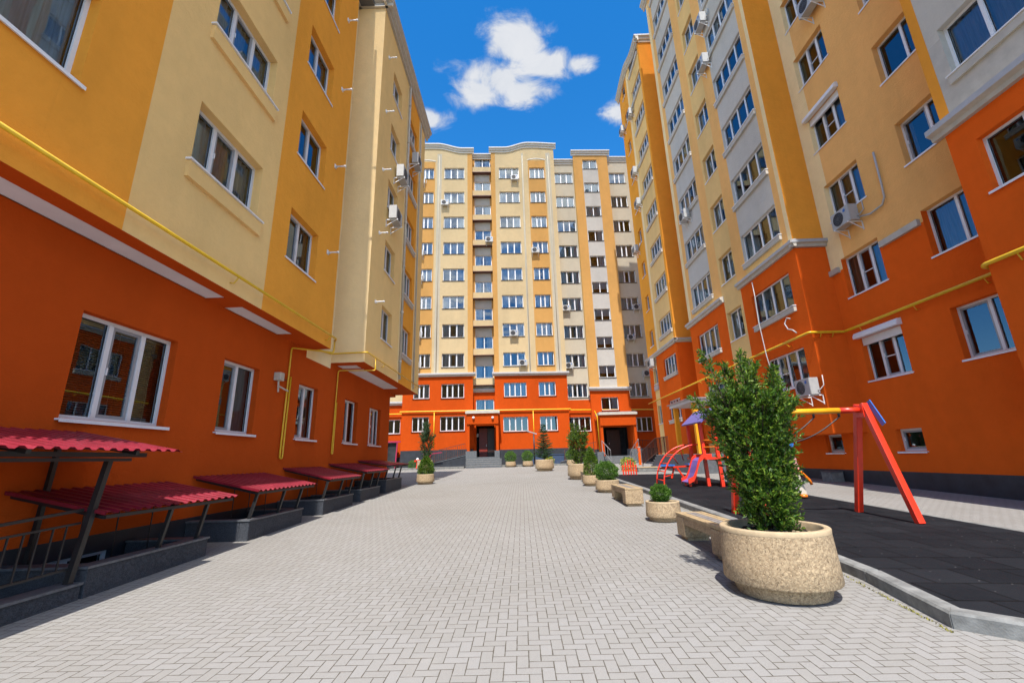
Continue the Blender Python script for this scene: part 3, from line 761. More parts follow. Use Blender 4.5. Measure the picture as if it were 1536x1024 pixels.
# ------------------------------------------------------------------ ground
PITS = [(5.32,7.05),(8.28,10.0),(11.25,12.95),(13.78,15.35),(16.25,18.1),(3.0,5.05)]
m = MB()
xs = [-120,-60,-30,-16,-5.98,-5.02,-3,0,3.6,7.4,11,16,30,60,120]
ys = sorted({-60,-30,-15,-6,*range(-5,61),*[y for p in PITS for y in p],80,120,200,400})
for i in range(len(xs)-1):
    for j in range(len(ys)-1):
        a, b, c, d = xs[i], xs[i+1], ys[j], ys[j+1]
        if a == -5.98 and any(p[0] <= c and d <= p[1] for p in PITS): continue
        m.face([(a,c,gz(c)),(b,c,gz(c)),(b,d,gz(d)),(a,d,gz(d))])
for y0, y1 in PITS:                            # light wells under the canopies
    for pts in ([(-5.98,y0,gz(y0)),(-5.02,y0,gz(y0)),(-5.02,y0,-2.5),(-5.98,y0,-2.5)], [(-5.98,y1,gz(y1)),(-5.02,y1,gz(y1)),(-5.02,y1,-2.5),(-5.98,y1,-2.5)],
                [(-5.02,y0,gz(y0)),(-5.02,y1,gz(y1)),(-5.02,y1,-2.5),(-5.02,y0,-2.5)], [(-5.98,y0,-2.4),(-5.02,y0,-2.4),(-5.02,y1,-2.4),(-5.98,y1,-2.4)]): m.face(pts, 1)
tag(obj('paved_ground', m, [PAVER, DARK]), kind='structure')
# rubber play surface and its kerb
edge = [(3.80,21.6),(3.80,17),(3.80,13),(3.80,9.5),(3.78,6.2),(3.70,5.2),(3.47,4.02),(3.92,3.64),(5.2,2.55),(7.4,.6)]
m = MB(); H = .105
cl = []
for i in range(len(edge)-1):
    (x0,y0),(x1,y1) = edge[i], edge[i+1]; n = max(1, int(math.hypot(x1-x0,y1-y0)/.5))
    cl += [(x0+(x1-x0)*t/n, y0+(y1-y0)*t/n) for t in range(n)]
cl.append(edge[-1])
for i in range(len(cl)-1):
    (x0,y0),(x1,y1) = cl[i], cl[i+1]
    m.face([(x0,y0,gz(y0)+H-.02),(7.42,y0,gz(y0)+.03),(7.42,y1,gz(y1)+.03),(x1,y1,gz(y1)+H-.02)])
m.face([(3.80,21.6,gz(21.6)-.1),(7.42,21.6,gz(21.6)-.1),(7.42,21.6,gz(21.6)+.03),(3.80,21.6,gz(21.6)+H-.02)])
tag(obj('play_surface', m, RUBBER), kind='structure')
m = MB()
def kerb_run(pts, w, h, L=.98, top=0):
    for i in range(len(pts)-1):
        a = Vector((*pts[i],0)); b = Vector((*pts[i+1],0)); D = (b-a).length; d = (b-a)/D; n = max(1, round(D/L)); s = Vector((-d.y,d.x,0))
        if i+2 < len(pts):
            nx = Vector((*pts[i+2],0))-b; 
        for k in range(n):
            p = a+d*(D*k/n+.006); e = a+d*(D*(k+1)/n-.006)
            c = [p-s*0, e-s*0, e+s*w, p+s*w]; j = R.uniform(-.004,.004)
            lo = [(v.x,v.y,gz(v.y)-.25) for v in c]; mid = [(v.x,v.y,gz(v.y)+h-.018+j) for v in c]
            ins = [p+d*.008+s*.018, e-d*.008+s*.018, e-d*.008+s*(w-.01), p+d*.008+s*(w-.01)]
            hi = [(v.x,v.y,gz(v.y)+h+j) for v in ins]
            for q in range(4):
                r_ = (q+1)%4; m.face([lo[q],lo[r_],mid[r_],mid[q]]); m.face([mid[q],mid[r_],hi[r_],hi[q]])
            m.face(hi)
kerb_run([(x-.15,y) if y > 5.5 else (x-.14,y-.05) for x, y in edge][:7], .15, H+.015)
kerb_run([(3.33,3.97),(3.84,3.52),(5.12,2.43),(7.32,.48)], .15, H+.015)
tag(obj('kerb', m, KERB), kind='structure')
m = MB(); kerb_run([(7.40,21.6),(7.40,13),(7.40,5),(7.40,.6)], .10, .035)
kerb_run([(3.65,21.6),(5.5,21.6),(7.5,21.6)], .12, .06); tag(obj('kerb', m, KERB), kind='structure')
# low kerbed island in front of the far building
m = MB()
for u0, u1, n0 in ((-8.6,-2.75,-36.2),(.3,8.2,-36.9)):
    m.box((u0,-38.98,-1.0),(u1,n0,gz(37)+.13),0,FB.P)
tag(obj('pavement', m, KERB), kind='structure')

m = MB(); rr = random.Random(5)
for i in range(900):                           # moss and weeds along the kerb foot
    y = 3.9+rr.random()**1.6*15; x = 3.62 if y > 6.2 else 3.64-.165*(6.2-y)*.95
    if rr.random() < .45 and not (int(y*1.7) % 3): continue
    x -= .005+rr.random()*.03; p = Vector((x,y,gz(y)+.002))
    L = rr.uniform(.008,.028); a = rr.random()*6.3; d = Vector((math.cos(a)*.6,math.sin(a)*.6,.8)); s = Vector((-math.sin(a),math.cos(a),0))*.006
    m.face([p-s,p+s,p+d*L])
tag(obj('moss', m, [mat('dry moss', (.20,.18,.03), .9, var=.5, vs=30)]), kind='stuff')

# ------------------------------------------------------------------ light wells: walls and crimson canopies
def sheet(mb, y0, y1, xw, zw, xo, zo, pitch=.155, amp=.013, th=.004):
    n = int((y1-y0)/pitch*10); rows = []
    for i in range(n+1):
        y = y0+(y1-y0)*i/n; t = (y-y0)/pitch*2*PI
        w = math.sin(t); w = math.copysign(min(1, abs(w)*1.8), w)*amp
        rows.append((y, w))
    nx = 5
    for top in (0, 1):
        for i in range(n):
            for k in range(nx):
                pts = []
                for (yy, ww), kk in ((rows[i],k),(rows[i],k+1),(rows[i+1],k+1),(rows[i+1],k)):
                    f = kk/nx; pts.append((xw+(xo-xw)*f, yy, zw+(zo-zw)*f+ww+(th if top else 0)))
                mb.face(pts, 0, False)
ORD = ['nearest the camera and low', 'second from the camera along the left wall', 'third from the camera along the left wall', 'fourth from the camera along the left wall', 'farthest, at the left block\'s end']
CAN = [(5.18,7.55,-.22,-.47),(8.15,10.45,-.16,-.43),(11.2,13.35,-.08,-.36),(13.85,16.1,-.01,-.25),(16.3,18.9,.08,-.10)]
WELL = [(5.22,7.14,-1.05,-1.05),(8.16,10.1,-.94,-.94),(11.13,13.04,-.86,-.86),(13.66,15.45,-.79,-.79),(16.14,18.2,-.62,-.62)]
for i, ((y0,y1,zw,zo),(a,b,t,_)) in enumerate(zip(CAN, WELL)):
    o = thing('light_well_wall', 'low dark granite wall round a basement light well, ' + ['nearest one reaching the black railing','second along the left wall','third along the left wall','fourth along the left wall','last one by the far left pot'][i], 'low wall', (-5.4,(a+b)/2,gz(a)), 'granite walls of the light wells')
    m = MB(); zb = gz(a)-.2
    m.box((-5.02,a,zb),(-4.85,b,t)); m.box((-5.98,a,zb),(-5.022,a+.17,t-.002)); m.box((-5.98,b-.17,zb),(-5.022,b,t-.002))
    bevel(part('cladding', m, GRANITE, o), .006, 1)
    m = MB(); m.box((-5.04,a-.015,t+.001),(-4.835,b+.015,t+.028)); m.box((-5.98,a-.015,t+.001),(-5.042,a+.185,t+.026)); m.box((-5.98,b-.185,t+.001),(-5.042,b+.015,t+.026))
    part('coping', m, mat('grey granite coping', (.10,.105,.115), .5, var=.3, vs=20), o)
    o = thing('canopy', 'crimson corrugated canopy on black posts, ' + ORD[i], 'canopy', (-5.4,(y0+y1)/2,t), 'crimson canopies along the left wall')
    m = MB(); sheet(m, y0, y1, -5.97, zw, -4.72, zo); 
    m.face([(-4.72,y0,zo+.012),(-4.72,y1,zo+.012),(-4.72,y1,zo-.03),(-4.72,y0,zo-.03)]) if False else None
    part('roof_sheet', m, SHEET, o)
    m = MB()
    m.bar((-4.79,y0+.05,zo-.045),(-4.79,y1-.05,zo-.045),.04); m.bar((-5.93,y0+.05,zw-.045),(-5.93,y1-.05,zw-.045),.04)
    for yy in (y0+.06, (y0+y1)/2, y1-.06): m.bar((-5.93,yy,zw-.05),(-4.79,yy,zo-.05),.035)
    part('frame', m, BLACK, o)
    m = MB(); m.face([(-5.96,y0-.004,zw-.02),(-4.73,y0-.004,zo-.02),(-4.73,y0-.004,zo+.02),(-5.96,y0-.004,zw+.02)])
    m.face([(-5.96,y0-.010,zw-.02),(-4.73,y0-.010,zo-.02),(-4.73,y0-.010,zo+.02),(-5.96,y0-.010,zw+.02)]); part('edge_trim', m, SHEET, o)
    for yy in [a+.12, (a+b)/2+.1, b-.15][(1 if i == 0 else 0):]:
        m = MB(); m.bar((-4.94,yy,t),(-4.83,yy,zo-.06),.045); part('post', m, BLACK, o)
    for yy in (a+.5, a+1.0, b-.35):
        m = MB(); m.bar((-5.5,yy,-1.6),(-5.5,yy,zw-.20),.012); part('rod', m, BLACK, o)
# entrance stair well at the picture's left edge: wall, railing, taller canopy
o = thing('light_well_wall', 'low dark granite wall along the stair well at the left edge, carrying the black railing', 'low wall', (-5.4,4,gz(4)), 'granite walls of the light wells')
m = MB(); m.box((-5.06,2.2,-2.0),(-4.86,5.19,-1.20)); bevel(part('cladding', m, GRANITE, o), .006, 1)
m = MB(); m.box((-5.08,2.2,-1.199),(-4.845,5.2,-1.172)); part('coping', m, MATS['grey granite coping'], o)
o = thing('railing', 'black steel railing with slanting balusters on the granite wall at the left edge', 'railing', (-4.96,4,-1.17))
m = MB()
m.bar((-4.95,2.2,-.62),(-4.95,5.12,-.42),.03); m.bar((-4.95,2.2,-1.09),(-4.95,5.12,-1.02),.022); m.bar((-4.95,2.2,-.69),(-4.95,5.12,-.56),.022)
part('rail', m, BLACK, o)
for k in range(20):
    y = 2.3+.14*k; t = (y-2.2)/2.92
    m = MB(); m.bar((-4.95,y,-1.08+.07*t),(-4.95,y+.02,-.68+.12*t),.014); part('baluster', m, BLACK, o)
o = thing('canopy', 'tall crimson corrugated canopy seen edge on above the stair well at the left edge', 'canopy', (-5.4,4,-1.17), 'crimson canopies along the left wall')
m = MB(); sheet(m, 2.4, 5.95, -5.95, .50, -4.55, .22); part('roof_sheet', m, SHEET, o)
m = MB(); m.bar((-4.72,2.4,.17),(-4.72,5.55,.17),.05); m.bar((-4.72,2.4,.115),(-4.72,5.35,.115),.035); m.bar((-5.9,2.5,.44),(-5.9,5.85,.44),.04)
for y in (2.9,4.1,5.3): m.bar((-5.9,y,.43),(-4.6,y,.19),.045)
part('frame', m, BLACK, o)
m = MB(); m.bar((-4.93,5.10,-1.17),(-4.86,5.22,.12),.06); part('post', m, BLACK, o)
m = MB(); m.bar((-5.9,5.5,-1.9),(-5.9,5.6,.40),.05); part('post', m, BLACK, o)

# ------------------------------------------------------------------ gas pipes
def pipe(label, paths, r, brk=(), cap=None):
    o = thing('gas_pipe', label, 'pipe', paths[0][0], 'yellow gas pipes')
    for ip, pts in enumerate(paths):
        m = MB(); P = [Vector(p) for p in pts]; out = [P[0]]
        for i in range(1, len(P)-1):
            a = (P[i-1]-P[i]).normalized(); b = (P[i+1]-P[i]).normalized(); k = min(.07, (P[i-1]-P[i]).length*.45, (P[i+1]-P[i]).length*.45)
            for t in (0,.25,.5,.75,1): out.append((P[i]+a*k)*(1-t)**2+P[i]*(2*t*(1-t))+(P[i]+b*k)*t*t)
        out.append(P[-1]); m.tube(out, r if ip == 0 else r*.74, 0, 10); part('tube', m, YPIPE, o)
    for a, b in brk:
        m = MB(); m.tube([a, ((a[0]+b[0])/2,(a[1]+b[1])/2,b[2]-.02), b], .012); part('bracket', m, YPIPE, o)
    return o
pipe('yellow gas pipe along the ochre and cream wall, left, with a hooped drop',
     [[(-5.17,1.0,3.40),(-5.17,11.86,3.42),(-5.28,12.02,3.40)],[(-5.28,12.02,3.40),(-5.28,12.02,3.06),(-5.93,11.2,3.0),(-5.93,10.95,2.95),(-5.93,10.92,.16),(-5.93,11.04,.16),(-5.93,11.06,2.2)]], .028,
     [((-5.17,y,3.40),(-5.33,y,3.30)) for y in (3.2,7.45,11.5)])
pipe('yellow gas pipe wrapping the corner of the left block\'s cream projecting end',
     [[(-5.95,11.9,3.22),(-5.95,13.36,3.36),(-4.80,13.36,3.38),(-4.80,20.9,3.40)], [(-4.83,14.3,3.36),(-4.83,14.3,2.98),(-5.93,13.95,2.94),(-5.93,13.9,.30),(-5.93,13.99,.30),(-5.93,14.0,1.9)]], .026,
     [((-4.80,y,3.38),(-4.93,y,3.28)) for y in (15.2,17.6,20.0)])
pipe('thick yellow gas pipe running round the orange bays of the right block',
     [[(9.62,33.2,3.69),(9.62,26.62,3.71),(9.62,24.3,3.73),(9.72,14.28,3.80),(10.86,14.26,3.78),(10.86,8.75,3.78)]], .042,
     [((10.86,y,3.76),(11.0,y,3.64)) for y in (13.6,11.6,9.7)] + [((9.7,y,3.76),(9.9,y,3.66)) for y in (15.6,18.0,21.2,23.6)] + [((x,14.26,3.76),(x,14.4,3.66)) for x in (10.1,10.5)])
pipe('yellow gas pipe stub ending in an elbow on the orange bay at the right edge', [[(9.62,3.0,3.55),(9.62,8.50,3.58),(9.70,8.60,3.58),(9.9,8.66,3.58)]], .045, [((9.62,y,3.55),(9.75,y,3.42)) for y in (7.9,5.5)])
pipe('yellow gas pipe crossing the orange ground floors of the far block above the entrances',
     [[tuple(FB.P(-16,-40.4,4.2)),tuple(FB.P(-8.55,-40.4,4.2)),tuple(FB.P(-8.55,-38.86,4.22)),tuple(FB.P(6.5,-38.86,4.12)),tuple(FB.P(6.5,-39.5,4.1)),tuple(FB.P(14.6,-39.5,3.95))]]
     + [[tuple(FB.P(u,-38.88,4.15)),tuple(FB.P(u,-38.88,1.2))] for u in (-5.55,3.15)] + [[tuple(FB.P(8.62,-38.9,3.9)),tuple(FB.P(8.62,-38.0,3.3)),tuple(FB.P(8.62,-38.0,.4))]], .05)

# ------------------------------------------------------------------ wall pegs on the left block
def peg_mesh():
    m = MB(); m.box((-.05,-.025,-.06),(.05,0,.06)); m.tube([(0,-.02,0),(0,-.32,-.005)], .022, 0, 8); m.tube([(0,-.27,-.005),(0,-.33,-.005)], .034, 0, 8); m.tube([(0,-.02,-.05),(0,-.12,-.01)], .012, 0, 6)
    return m.mesh('wall_peg', [WHT])
PM = peg_mesh()
RW = ['lowest', 'second lowest', 'middle', 'second highest', 'highest']
pegs = [(11.2,5.78+2.82*k,-5.33,'ochre') for k in range(4)] + [(14.2,5.39+2.65*k,-4.93,'cream') for k in range(5)]
for y, z, x, c in pegs:
    k = round((z-(5.78 if c == 'ochre' else 5.39))/(2.82 if c == 'ochre' else 2.65))
    nm = (['lowest','second lowest','second highest','highest'] if c == 'ochre' else RW)[k]
    o = obj('wall_peg', PM, None, None, FL.M(y, x, z))
    tag(o, 'white wall peg, %s in the row on the %s' % (nm, 'ochre wall' if c == 'ochre' else 'left block\'s cream end'), 'wall peg', 'white wall pegs of the left block')

# ------------------------------------------------------------------ air conditioners
def ac_proto():
    o = thing('air_conditioner', 'x', 'air conditioner', (0,0,0), 'outdoor air conditioner units')
    m = MB(); m.box((-.40,-.42,.0),(.40,-.13,.55)); m.box((.30,-.422,.04),(.385,-.43,.5)); c = part('casing', m, ACW, o); bevel(c, .018, 2)
    m = MB(); n = 24
    m.face([(-.09+.225*math.cos(2*PI*i/n),-.4235,.275+.225*math.sin(2*PI*i/n)) for i in range(n)][::-1])
    for r in (.06,.11,.16,.21):
        m.tube([(-.09+r*math.cos(2*PI*i/n),-.432,.275+r*math.sin(2*PI*i/n)) for i in range(n+1)], .006, 1, 5)
    for i in range(6):
        a = PI*i/6; m.bar((-.09-.21*math.cos(a),-.435,.275-.21*math.sin(a)),(-.09+.21*math.cos(a),-.435,.275+.21*math.sin(a)),.006,None,1)
    part('fan_grille', m, [BLACK, ACG], o)
    for s in (-.3,.3):
        m = MB(); m.box((s-.015,-.46,-.04),(s+.015,0,-.005)); m.box((s-.015,-.02,-.32),(s+.015,0,-.005)); m.bar((s,-.40,-.03),(s,-.01,-.28),.022); part('bracket', m, WHT, o)
    m = MB(); m.tube([(.41,-.2,.12),(.47,-.16,.14),(.5,-.04,.28),(.5,-.03,.6)], .016, 0, 6); part('hose', m, HOSE, o)
    return o
ACP = ac_proto(); used = [False]
def ac(F, u, n, z, label, s=1.0):
    M = F.M(u, n, z) @ Matrix.Scale(s, 4)
    if not used[0]:
        used[0] = True; ACP.matrix_basis = M; ACP['label'] = label; return ACP
    return copy_tree(ACP, M, label)
ac(FR, -12.95, -11.0, 6.98, 'white air conditioner with blue badge and long white hose on the tan wall')
m = MB(); m.lathe([(0,0),(.055,0)], (0,0,0), 0, 20); 
bd = obj('badge', m, [BLUE], ACP, Matrix.Identity(4)); bd.matrix_basis = Matrix.Translation((.22,-.433,.42)) @ Matrix.Rotation(PI/2,4,'X')
LB = [
 (FR,-12.2,-11.0,15.1,'white air conditioner at the picture\'s top edge on the tan right wall'),
 (FR,-14.75,-9.86,1.75,'white air conditioner half hidden by the yew at a low orange bay window'),
 (FR,-17.35,-9.9,20.6,'highest air conditioner of the right block\'s middle bay, beside a grey panel'),
 (FR,-17.75,-9.9,18.5,'air conditioner one floor below the middle bay\'s highest one, right block'),
 (FR,-22.4,-9.9,12.75,'air conditioner on a window ledge of the right block\'s farther grey balconies'),
 (FR,-29.7,-9.85,26.4,'highest air conditioner on the right block\'s far bay'),
 (FR,-30.3,-9.85,21.4,'white air conditioner second from the top on the right block\'s far bay'),
 (FR,-30.3,-9.85,18.6,'white air conditioner third from the top on the right block\'s far bay'),
 (FR,-32.3,-9.85,27.0,'white air conditioner on the very edge of the right block\'s far bay against the sky'),
 (FR,-32.2,-9.85,15.6,'white air conditioner lowest on the yellow edge of the right block\'s far bay'),
 (FR,-31.4,-9.85,6.15,'air conditioner atop the narrow cream strip at the right block\'s orange far corner'),
 (FL,15.9,-4.93,11.35,'large white air conditioner under a cream wall window of the left block, upper of two'),
 (FL,15.2,-4.93,9.0,'white air conditioner on a bare bracket frame of the left block, lower of two'),
 (FL,18.2,-4.93,13.75,'white air conditioner beside the ochre panel high on the left block\'s end'),
]
for F, u, n, z, l in LB: ac(F, u, n, z, l)
ac(FB, 13.9, -39.7, 7.0, 'air conditioner where far and right blocks meet, just above the orange')
FARAC = [(-7.25,-39,27.0,'highest air conditioner of the far block\'s left edge column'),(-4.85,-39,24.55,'air conditioner at the second window row from the top of the far block, left bay'),
 (2.18,-39,27.4,'air conditioner at the top window of the far block\'s middle bay'),(-7.2,-39,19.1,'air conditioner fourth row down at the far block\'s left edge'),
 (3.98,-39,19.25,'air conditioner under the yellow window strip of the far block\'s middle bay'),(-.5,-39.3,20.6,'small air conditioner on a ledge in the narrow slot of the far block'),
 (-7.25,-39,16.5,'air conditioner fifth row down at the far block\'s left edge'),(-7.28,-39,10.95,'air conditioner second from the orange base at the far block\'s left edge'),
 (-7.3,-39,8.1,'air conditioner just above the orange base at the far block\'s left edge'),(1.65,-39,10.9,'air conditioner two rows above the orange base in the far block\'s middle bay'),
 (2.4,-39,8.1,'air conditioner resting just above the cornice of the far block\'s middle bay'),(6.75,-39.7,13.5,'air conditioner under the pale recessed column of the far block, upper of two'),
 (6.7,-39.7,7.9,'air conditioner under the pale recessed column of the far block, lower of two'),(13.6,-39.7,13.5,'air conditioner at the right end of the far block, fifth row from below'),
 (12.75,-39.7,10.5,'air conditioner at the right end of the far block, fourth row from below')]
for u, n, z, l in FARAC: ac(FB, u, n, z, l, .95)
# loose hoses and conduits on the right block
o = obj('hose', MB(), WHT) if False else None
m = MB(); m.tube([(10.93,11.58,8.66),(10.93,11.60,7.6),(10.93,11.62,7.15),(10.93,11.75,6.98),(10.92,12.2,6.95),(10.85,12.55,7.05)], .028, 0, 8)
tag(obj('hose', m, HOSE), 'white J shaped hose running down the tan wall to the badged air conditioner', 'hose')
m = MB(); m.tube([(9.72,17.05,6.75),(9.70,17.0,6.0),(9.64,16.95,5.0),(9.62,16.8,3.6),(9.66,16.55,2.0)], .017, 0, 8)
tag(obj('hose', m, HOSE), 'long thin white hose hanging down the orange middle bay in front of its windows', 'hose')
m = MB(); m.tube([(9.72,15.1,4.55),(9.70,15.25,4.62),(9.68,15.4,4.45),(9.66,15.25,4.2),(9.66,15.0,4.1),(9.68,14.85,3.95)], .022, 0, 8)
tag(obj('hose', m, HOSE), 'short curled white hose stub above the yellow pipe on the orange bay', 'hose')
# lamp box beside the pipe drop
o = thing('wall_lamp', 'beige box lamp beside the first yellow pipe drop on the left orange wall', 'wall lamp', (-6,10.5,2.1))
m = MB(); m.box((-5.99,10.38,2.0),(-5.82,10.56,2.2)); bevel(part('box', m, mat('beige plastic', (.50,.46,.38), .5), o), .01)
m = MB(); m.bar((-5.9,10.45,2.0),(-5.88,10.45,1.72),.03); m.bar((-5.88,10.45,1.86),(-5.8,10.75,1.78),.03); part('bracket', m, mat('beige plastic', (.5,.46,.38)), o)
m = MB(); m.tube([(-5.97,10.56,2.1),(-5.96,10.75,2.08),(-5.96,10.9,2.1)], .012); part('cable', m, BLACK, o)

# ------------------------------------------------------------------ foliage helpers
def leaf(mb, p, d, L, w, roll, m=0):
    d = d.normalized(); a = d.cross(Vector((0,0,1)));
    if a.length < 1e-3: a = Vector((1,0,0))
    a.normalize(); b = a.cross(d); s = a*math.cos(roll)+b*math.sin(roll)
    k = len(mb.v)
    for q in (p-s*(w*.25), p+d*(L*.45)-s*(w*.5), p+d*L, p+d*(L*.45)+s*(w*.5)): mb.v.append(tuple(q))
    mb.f.append((k,k+1,k+2,k+3)); mb.m.append(m); mb.sm.append(False)
def rv(r, s=1): return Vector((r.gauss(0,1), r.gauss(0,1), r.gauss(0,1)))*s
def sprig(mb, r, p, d, L, n, leafL=.035, leafW=.011, spread=.85):
    """needle spray round a short twig"""
    d = d.normalized()
    for i in range(n):
        t = (i+r.random())/n; side = rv(r); side = (side - d*side.dot(d)).normalized()
        ld = d*(.55+.5*t) + side*spread
        leaf(mb, p+d*(L*t), ld, leafL*(.7+.6*r.random()), leafW, r.random()*PI)
def yew_mesh(seed, h, rb, rt, shoots, dens=1.0, leafL=.04, leafW=.013, plumes=9, top=.72):
    """upright yew: a dense body that widens upwards and breaks into feathery plumes"""
    r = random.Random(seed); mb = MB(); wood = MB()
    lob = [(r.uniform(0,6.3), r.uniform(.25,.8), r.uniform(.75,1.12)) for _ in range(26)]
    def env(t, a):
        e = rb + (rt-rb)*min(1,t/top)**.9
        if t > top: e *= max(.15, 1-((t-top)/(1-top))*1.1)
        k = 1.0
        for la, lt, lv in lob:
            da = abs((a-la+PI) % (2*PI)-PI); k += (lv-1)*1.5*math.exp(-(da/.5)**2-((t-lt)/.10)**2)
        return e*k
    def shoot(p, d, L, n):
        wood.tube([p, p+d*L], .004, 0, 3, [.005,.002])
        for q in range(n): sprig(mb, r, p+d*(L*q/n), d+rv(r,.25)+Vector((0,0,.12)), L/n*1.5, int(10*dens), leafL, leafW)
    for k in range(7):
        a = 2*PI*k/7+r.uniform(-.3,.3); pts = [(math.cos(a)*rb*.25,math.sin(a)*rb*.25,-.05)]
        for i in range(1,9):
            t = i/8*top; e = env(t,a)*.55; pts.append((math.cos(a)*e,math.sin(a)*e,t*h))
        wood.tube(pts, .02, 0, 5, [.026*(1-.8*i/8)*max(.5,h/2.2) for i in range(9)])
    u = leafL/.04
    for i in range(shoots):
        t = r.random()**.8*top*1.05; a = r.random()*2*PI; e = env(min(t,1),a)
        rad = e*(.45+.55*r.random()**.55); out = Vector((math.cos(a),math.sin(a),0))
        p = out*rad*.82 + Vector((0,0,t*h)); d = (out*r.uniform(.25,1.0)+Vector((0,0,r.uniform(.35,1.0)))+rv(r,.28)).normalized()
        shoot(p, d, r.uniform(.10,.17)*u, 3)
    for k in range(plumes):
        a = 2*PI*k/plumes+r.uniform(-.35,.35); f = r.uniform(.25,1.0) if k > 1 else .1; t0 = top*r.uniform(.70,.95); e = env(t0,a)*f
        base = Vector((math.cos(a)*e*.9,math.sin(a)*e*.9,t0*h)); tip = Vector((math.cos(a)*(e+rt*.55*f),math.sin(a)*(e+rt*.55*f), h*r.uniform(.74,1.0)))
        d = (tip-base); L = d.length; d.normalize(); n = int(L/.022/u)
        wood.tube([base,tip], .006, 0, 4, [.009,.003])
        for i in range(n):
            q = i/n; w = (.10*(1-q)**.6+.015)*u; sd = rv(r); sd = (sd-d*sd.dot(d)).normalized()
            shoot(base+d*(L*q), (d*.8+sd*.8).normalized(), w+.03, 2)
    return mb, wood
def ball_mesh(seed, rx, rz, n=5200, L=.028, W=.016, cone=0):
    r = random.Random(seed); mb = MB()
    for i in range(n):
        v = rv(r).normalized(); 
        bumpy = 1+.07*math.sin(v.x*9+seed)*math.sin(v.y*8+1)+.06*math.sin(v.z*11+v.x*6)
        k = (r.random()**.22)*bumpy; z = v.z
        s = 1 if not cone else max(.12, 1-cone*(z+1)/2)
        p = Vector((v.x*rx*k*s, v.y*rx*k*s, z*rz*k))
        d = (v+rv(r,.55)+Vector((0,0,.25)))
        leaf(mb, p, d, L*(.7+.7*r.random()), W, r.random()*PI)
    return mb
def spruce_mesh(seed, h, rad, leafL=.06):
    r = random.Random(seed); mb = MB(); wood = MB()
    wood.tube([(0,0,0),(0,0,h*.6),(0.01,0,h)], .03, 0, 6, [.04,.022,.006])
    z = .08*h
    while z < h*.97:
        t = z/h; n = int(9-5*t); L0 = rad*(1-t)**.8*(.85+.3*r.random())
        a0 = r.random()*6
        for i in range(n):
            a = a0+2*PI*i/n+r.uniform(-.25,.25); L = L0*(.7+.45*r.random())
            d = Vector((math.cos(a),math.sin(a),.28-.1*r.random())).normalized(); p = Vector((0,0,z+r.uniform(-.04,.04)))
            wood.tube([p,p+d*L], .008, 0, 4, [.012,.003])
            for q in range(max(3,int(L/.06))):
                f = (q+.6)/max(3,int(L/.06)); s0 = p+d*(L*f)
                for sgn in (-1,1,0):
                    sd = Vector((-d.y,d.x,0))*sgn*.9+d*.7+Vector((0,0,.1)); sprig(mb, r, s0, sd, .15*(1.15-f*.5), 9, leafL, .014, .5)
        z += h*.055*(1.1-.4*t)+.02
    return mb, wood

# ------------------------------------------------------------------ planters, pots and their plants
def round_pot(r, h, foot=.22, lip=.12, n=44):
    """heavy drum with a narrower foot; returns body, rim, soil builders around the origin"""
    b = MB(); f = foot*h
    b.lathe([(0,.0),(r*.82,.0)], (0,0,0), 0, n); b.lathe([(r*.82,0),(r*.90,f+.004)], (0,0,0), 0, n)
    b.lathe([(r*.84,f),(r*1.03,f)], (0,0,0), 0, n); b.lathe([(r*1.03,f),(r*1.048,f+.014),(r*1.03,h*.5),(r*1.0,h*.93)], (0,0,0), 0, n)
    rim = MB(); t = max(.045, r*lip)
    rim.lathe([(r*1.003,h*.925),(r*1.006,h*.985),(r*.985,h),(r-t*.9,h),(r-t,h*.985),(r-t*1.02,h*.80)], (0,0,0), 0, n)
    soil = MB(); rr = random.Random(int(r*100))
    rings = [0,.25,.5,.75,1.0]; k0 = len(soil.v)
    for q in rings:
        for j in range(24):
            a = 2*PI*j/24; soil.v.append(((r-t)*q*math.cos(a), (r-t)*q*math.sin(a), h*.86+.035*(1-q)+rr.uniform(-.012,.012)))
    for i in range(4):
        for j in range(24):
            soil.f.append((k0+i*24+j,k0+i*24+(j+1)%24,k0+(i+1)*24+(j+1)%24,k0+(i+1)*24+j)); soil.m.append(0); soil.sm.append(False)
    for i in range(int(900*r*r)):
        a = rr.random()*2*PI; q = (r-t)*math.sqrt(rr.random()); s = rr.uniform(.006,.017); x, y = q*math.cos(a), q*math.sin(a)
        soil.box((x-s,y-s,h*.86),(x+s,y+s*.7,h*.86+.035*(1-q/(r-t))+s*1.2),rr.choice([0,0,1]))
    return b, rim, soil
POTC = {}
def planter(name, label, cat, x, y, r, h, group, kw={}):
    o = thing(name, label, cat, (x,y,gz(y)), group); key = (r,h)
    if key not in POTC:
        b, rim, s = round_pot(r, h, **kw); POTC[key] = (b.mesh('body',[AGG]), rim.mesh('rim',[RIM]), s.mesh('soil',[SOIL,RIM]))
    for nm, me in zip(('body','rim','soil'), POTC[key]): obj(nm, me, None, o, Matrix.Translation((x,y,gz(y))))
    return o
def plant(name, label, cat, x, y, z, meshes, group, rz=0, mats=None):
    o = thing(name, label, cat, (x,y,z), group, rz)
    for nm, me in meshes: obj(nm, me, None, o, WM[o.name])
    return o
G1 = 'aggregate planters of the courtyard'; G2 = 'potted evergreens of the courtyard'
planter('planter', 'big round aggregate planter in the right foreground holding the large yew', 'planter', 2.56, 4.92, .50, .62, G1, {'foot':.20})
mb, wd = yew_mesh(11, 1.97, .13, .45, 1250, 1.0, .046, .018, 16, .66)
plant('yew', 'large feathery green yew fanning out of the big foreground planter', 'shrub', 2.58, 4.98, gz(5)+.52, [('foliage', mb.mesh('foliage',[YEW])), ('trunk', wd.mesh('trunk',[BARK]))], G2)
planter('planter', 'small round aggregate pot between the two nearest benches', 'planter', 2.71, 9.15, .315, .36, G1)
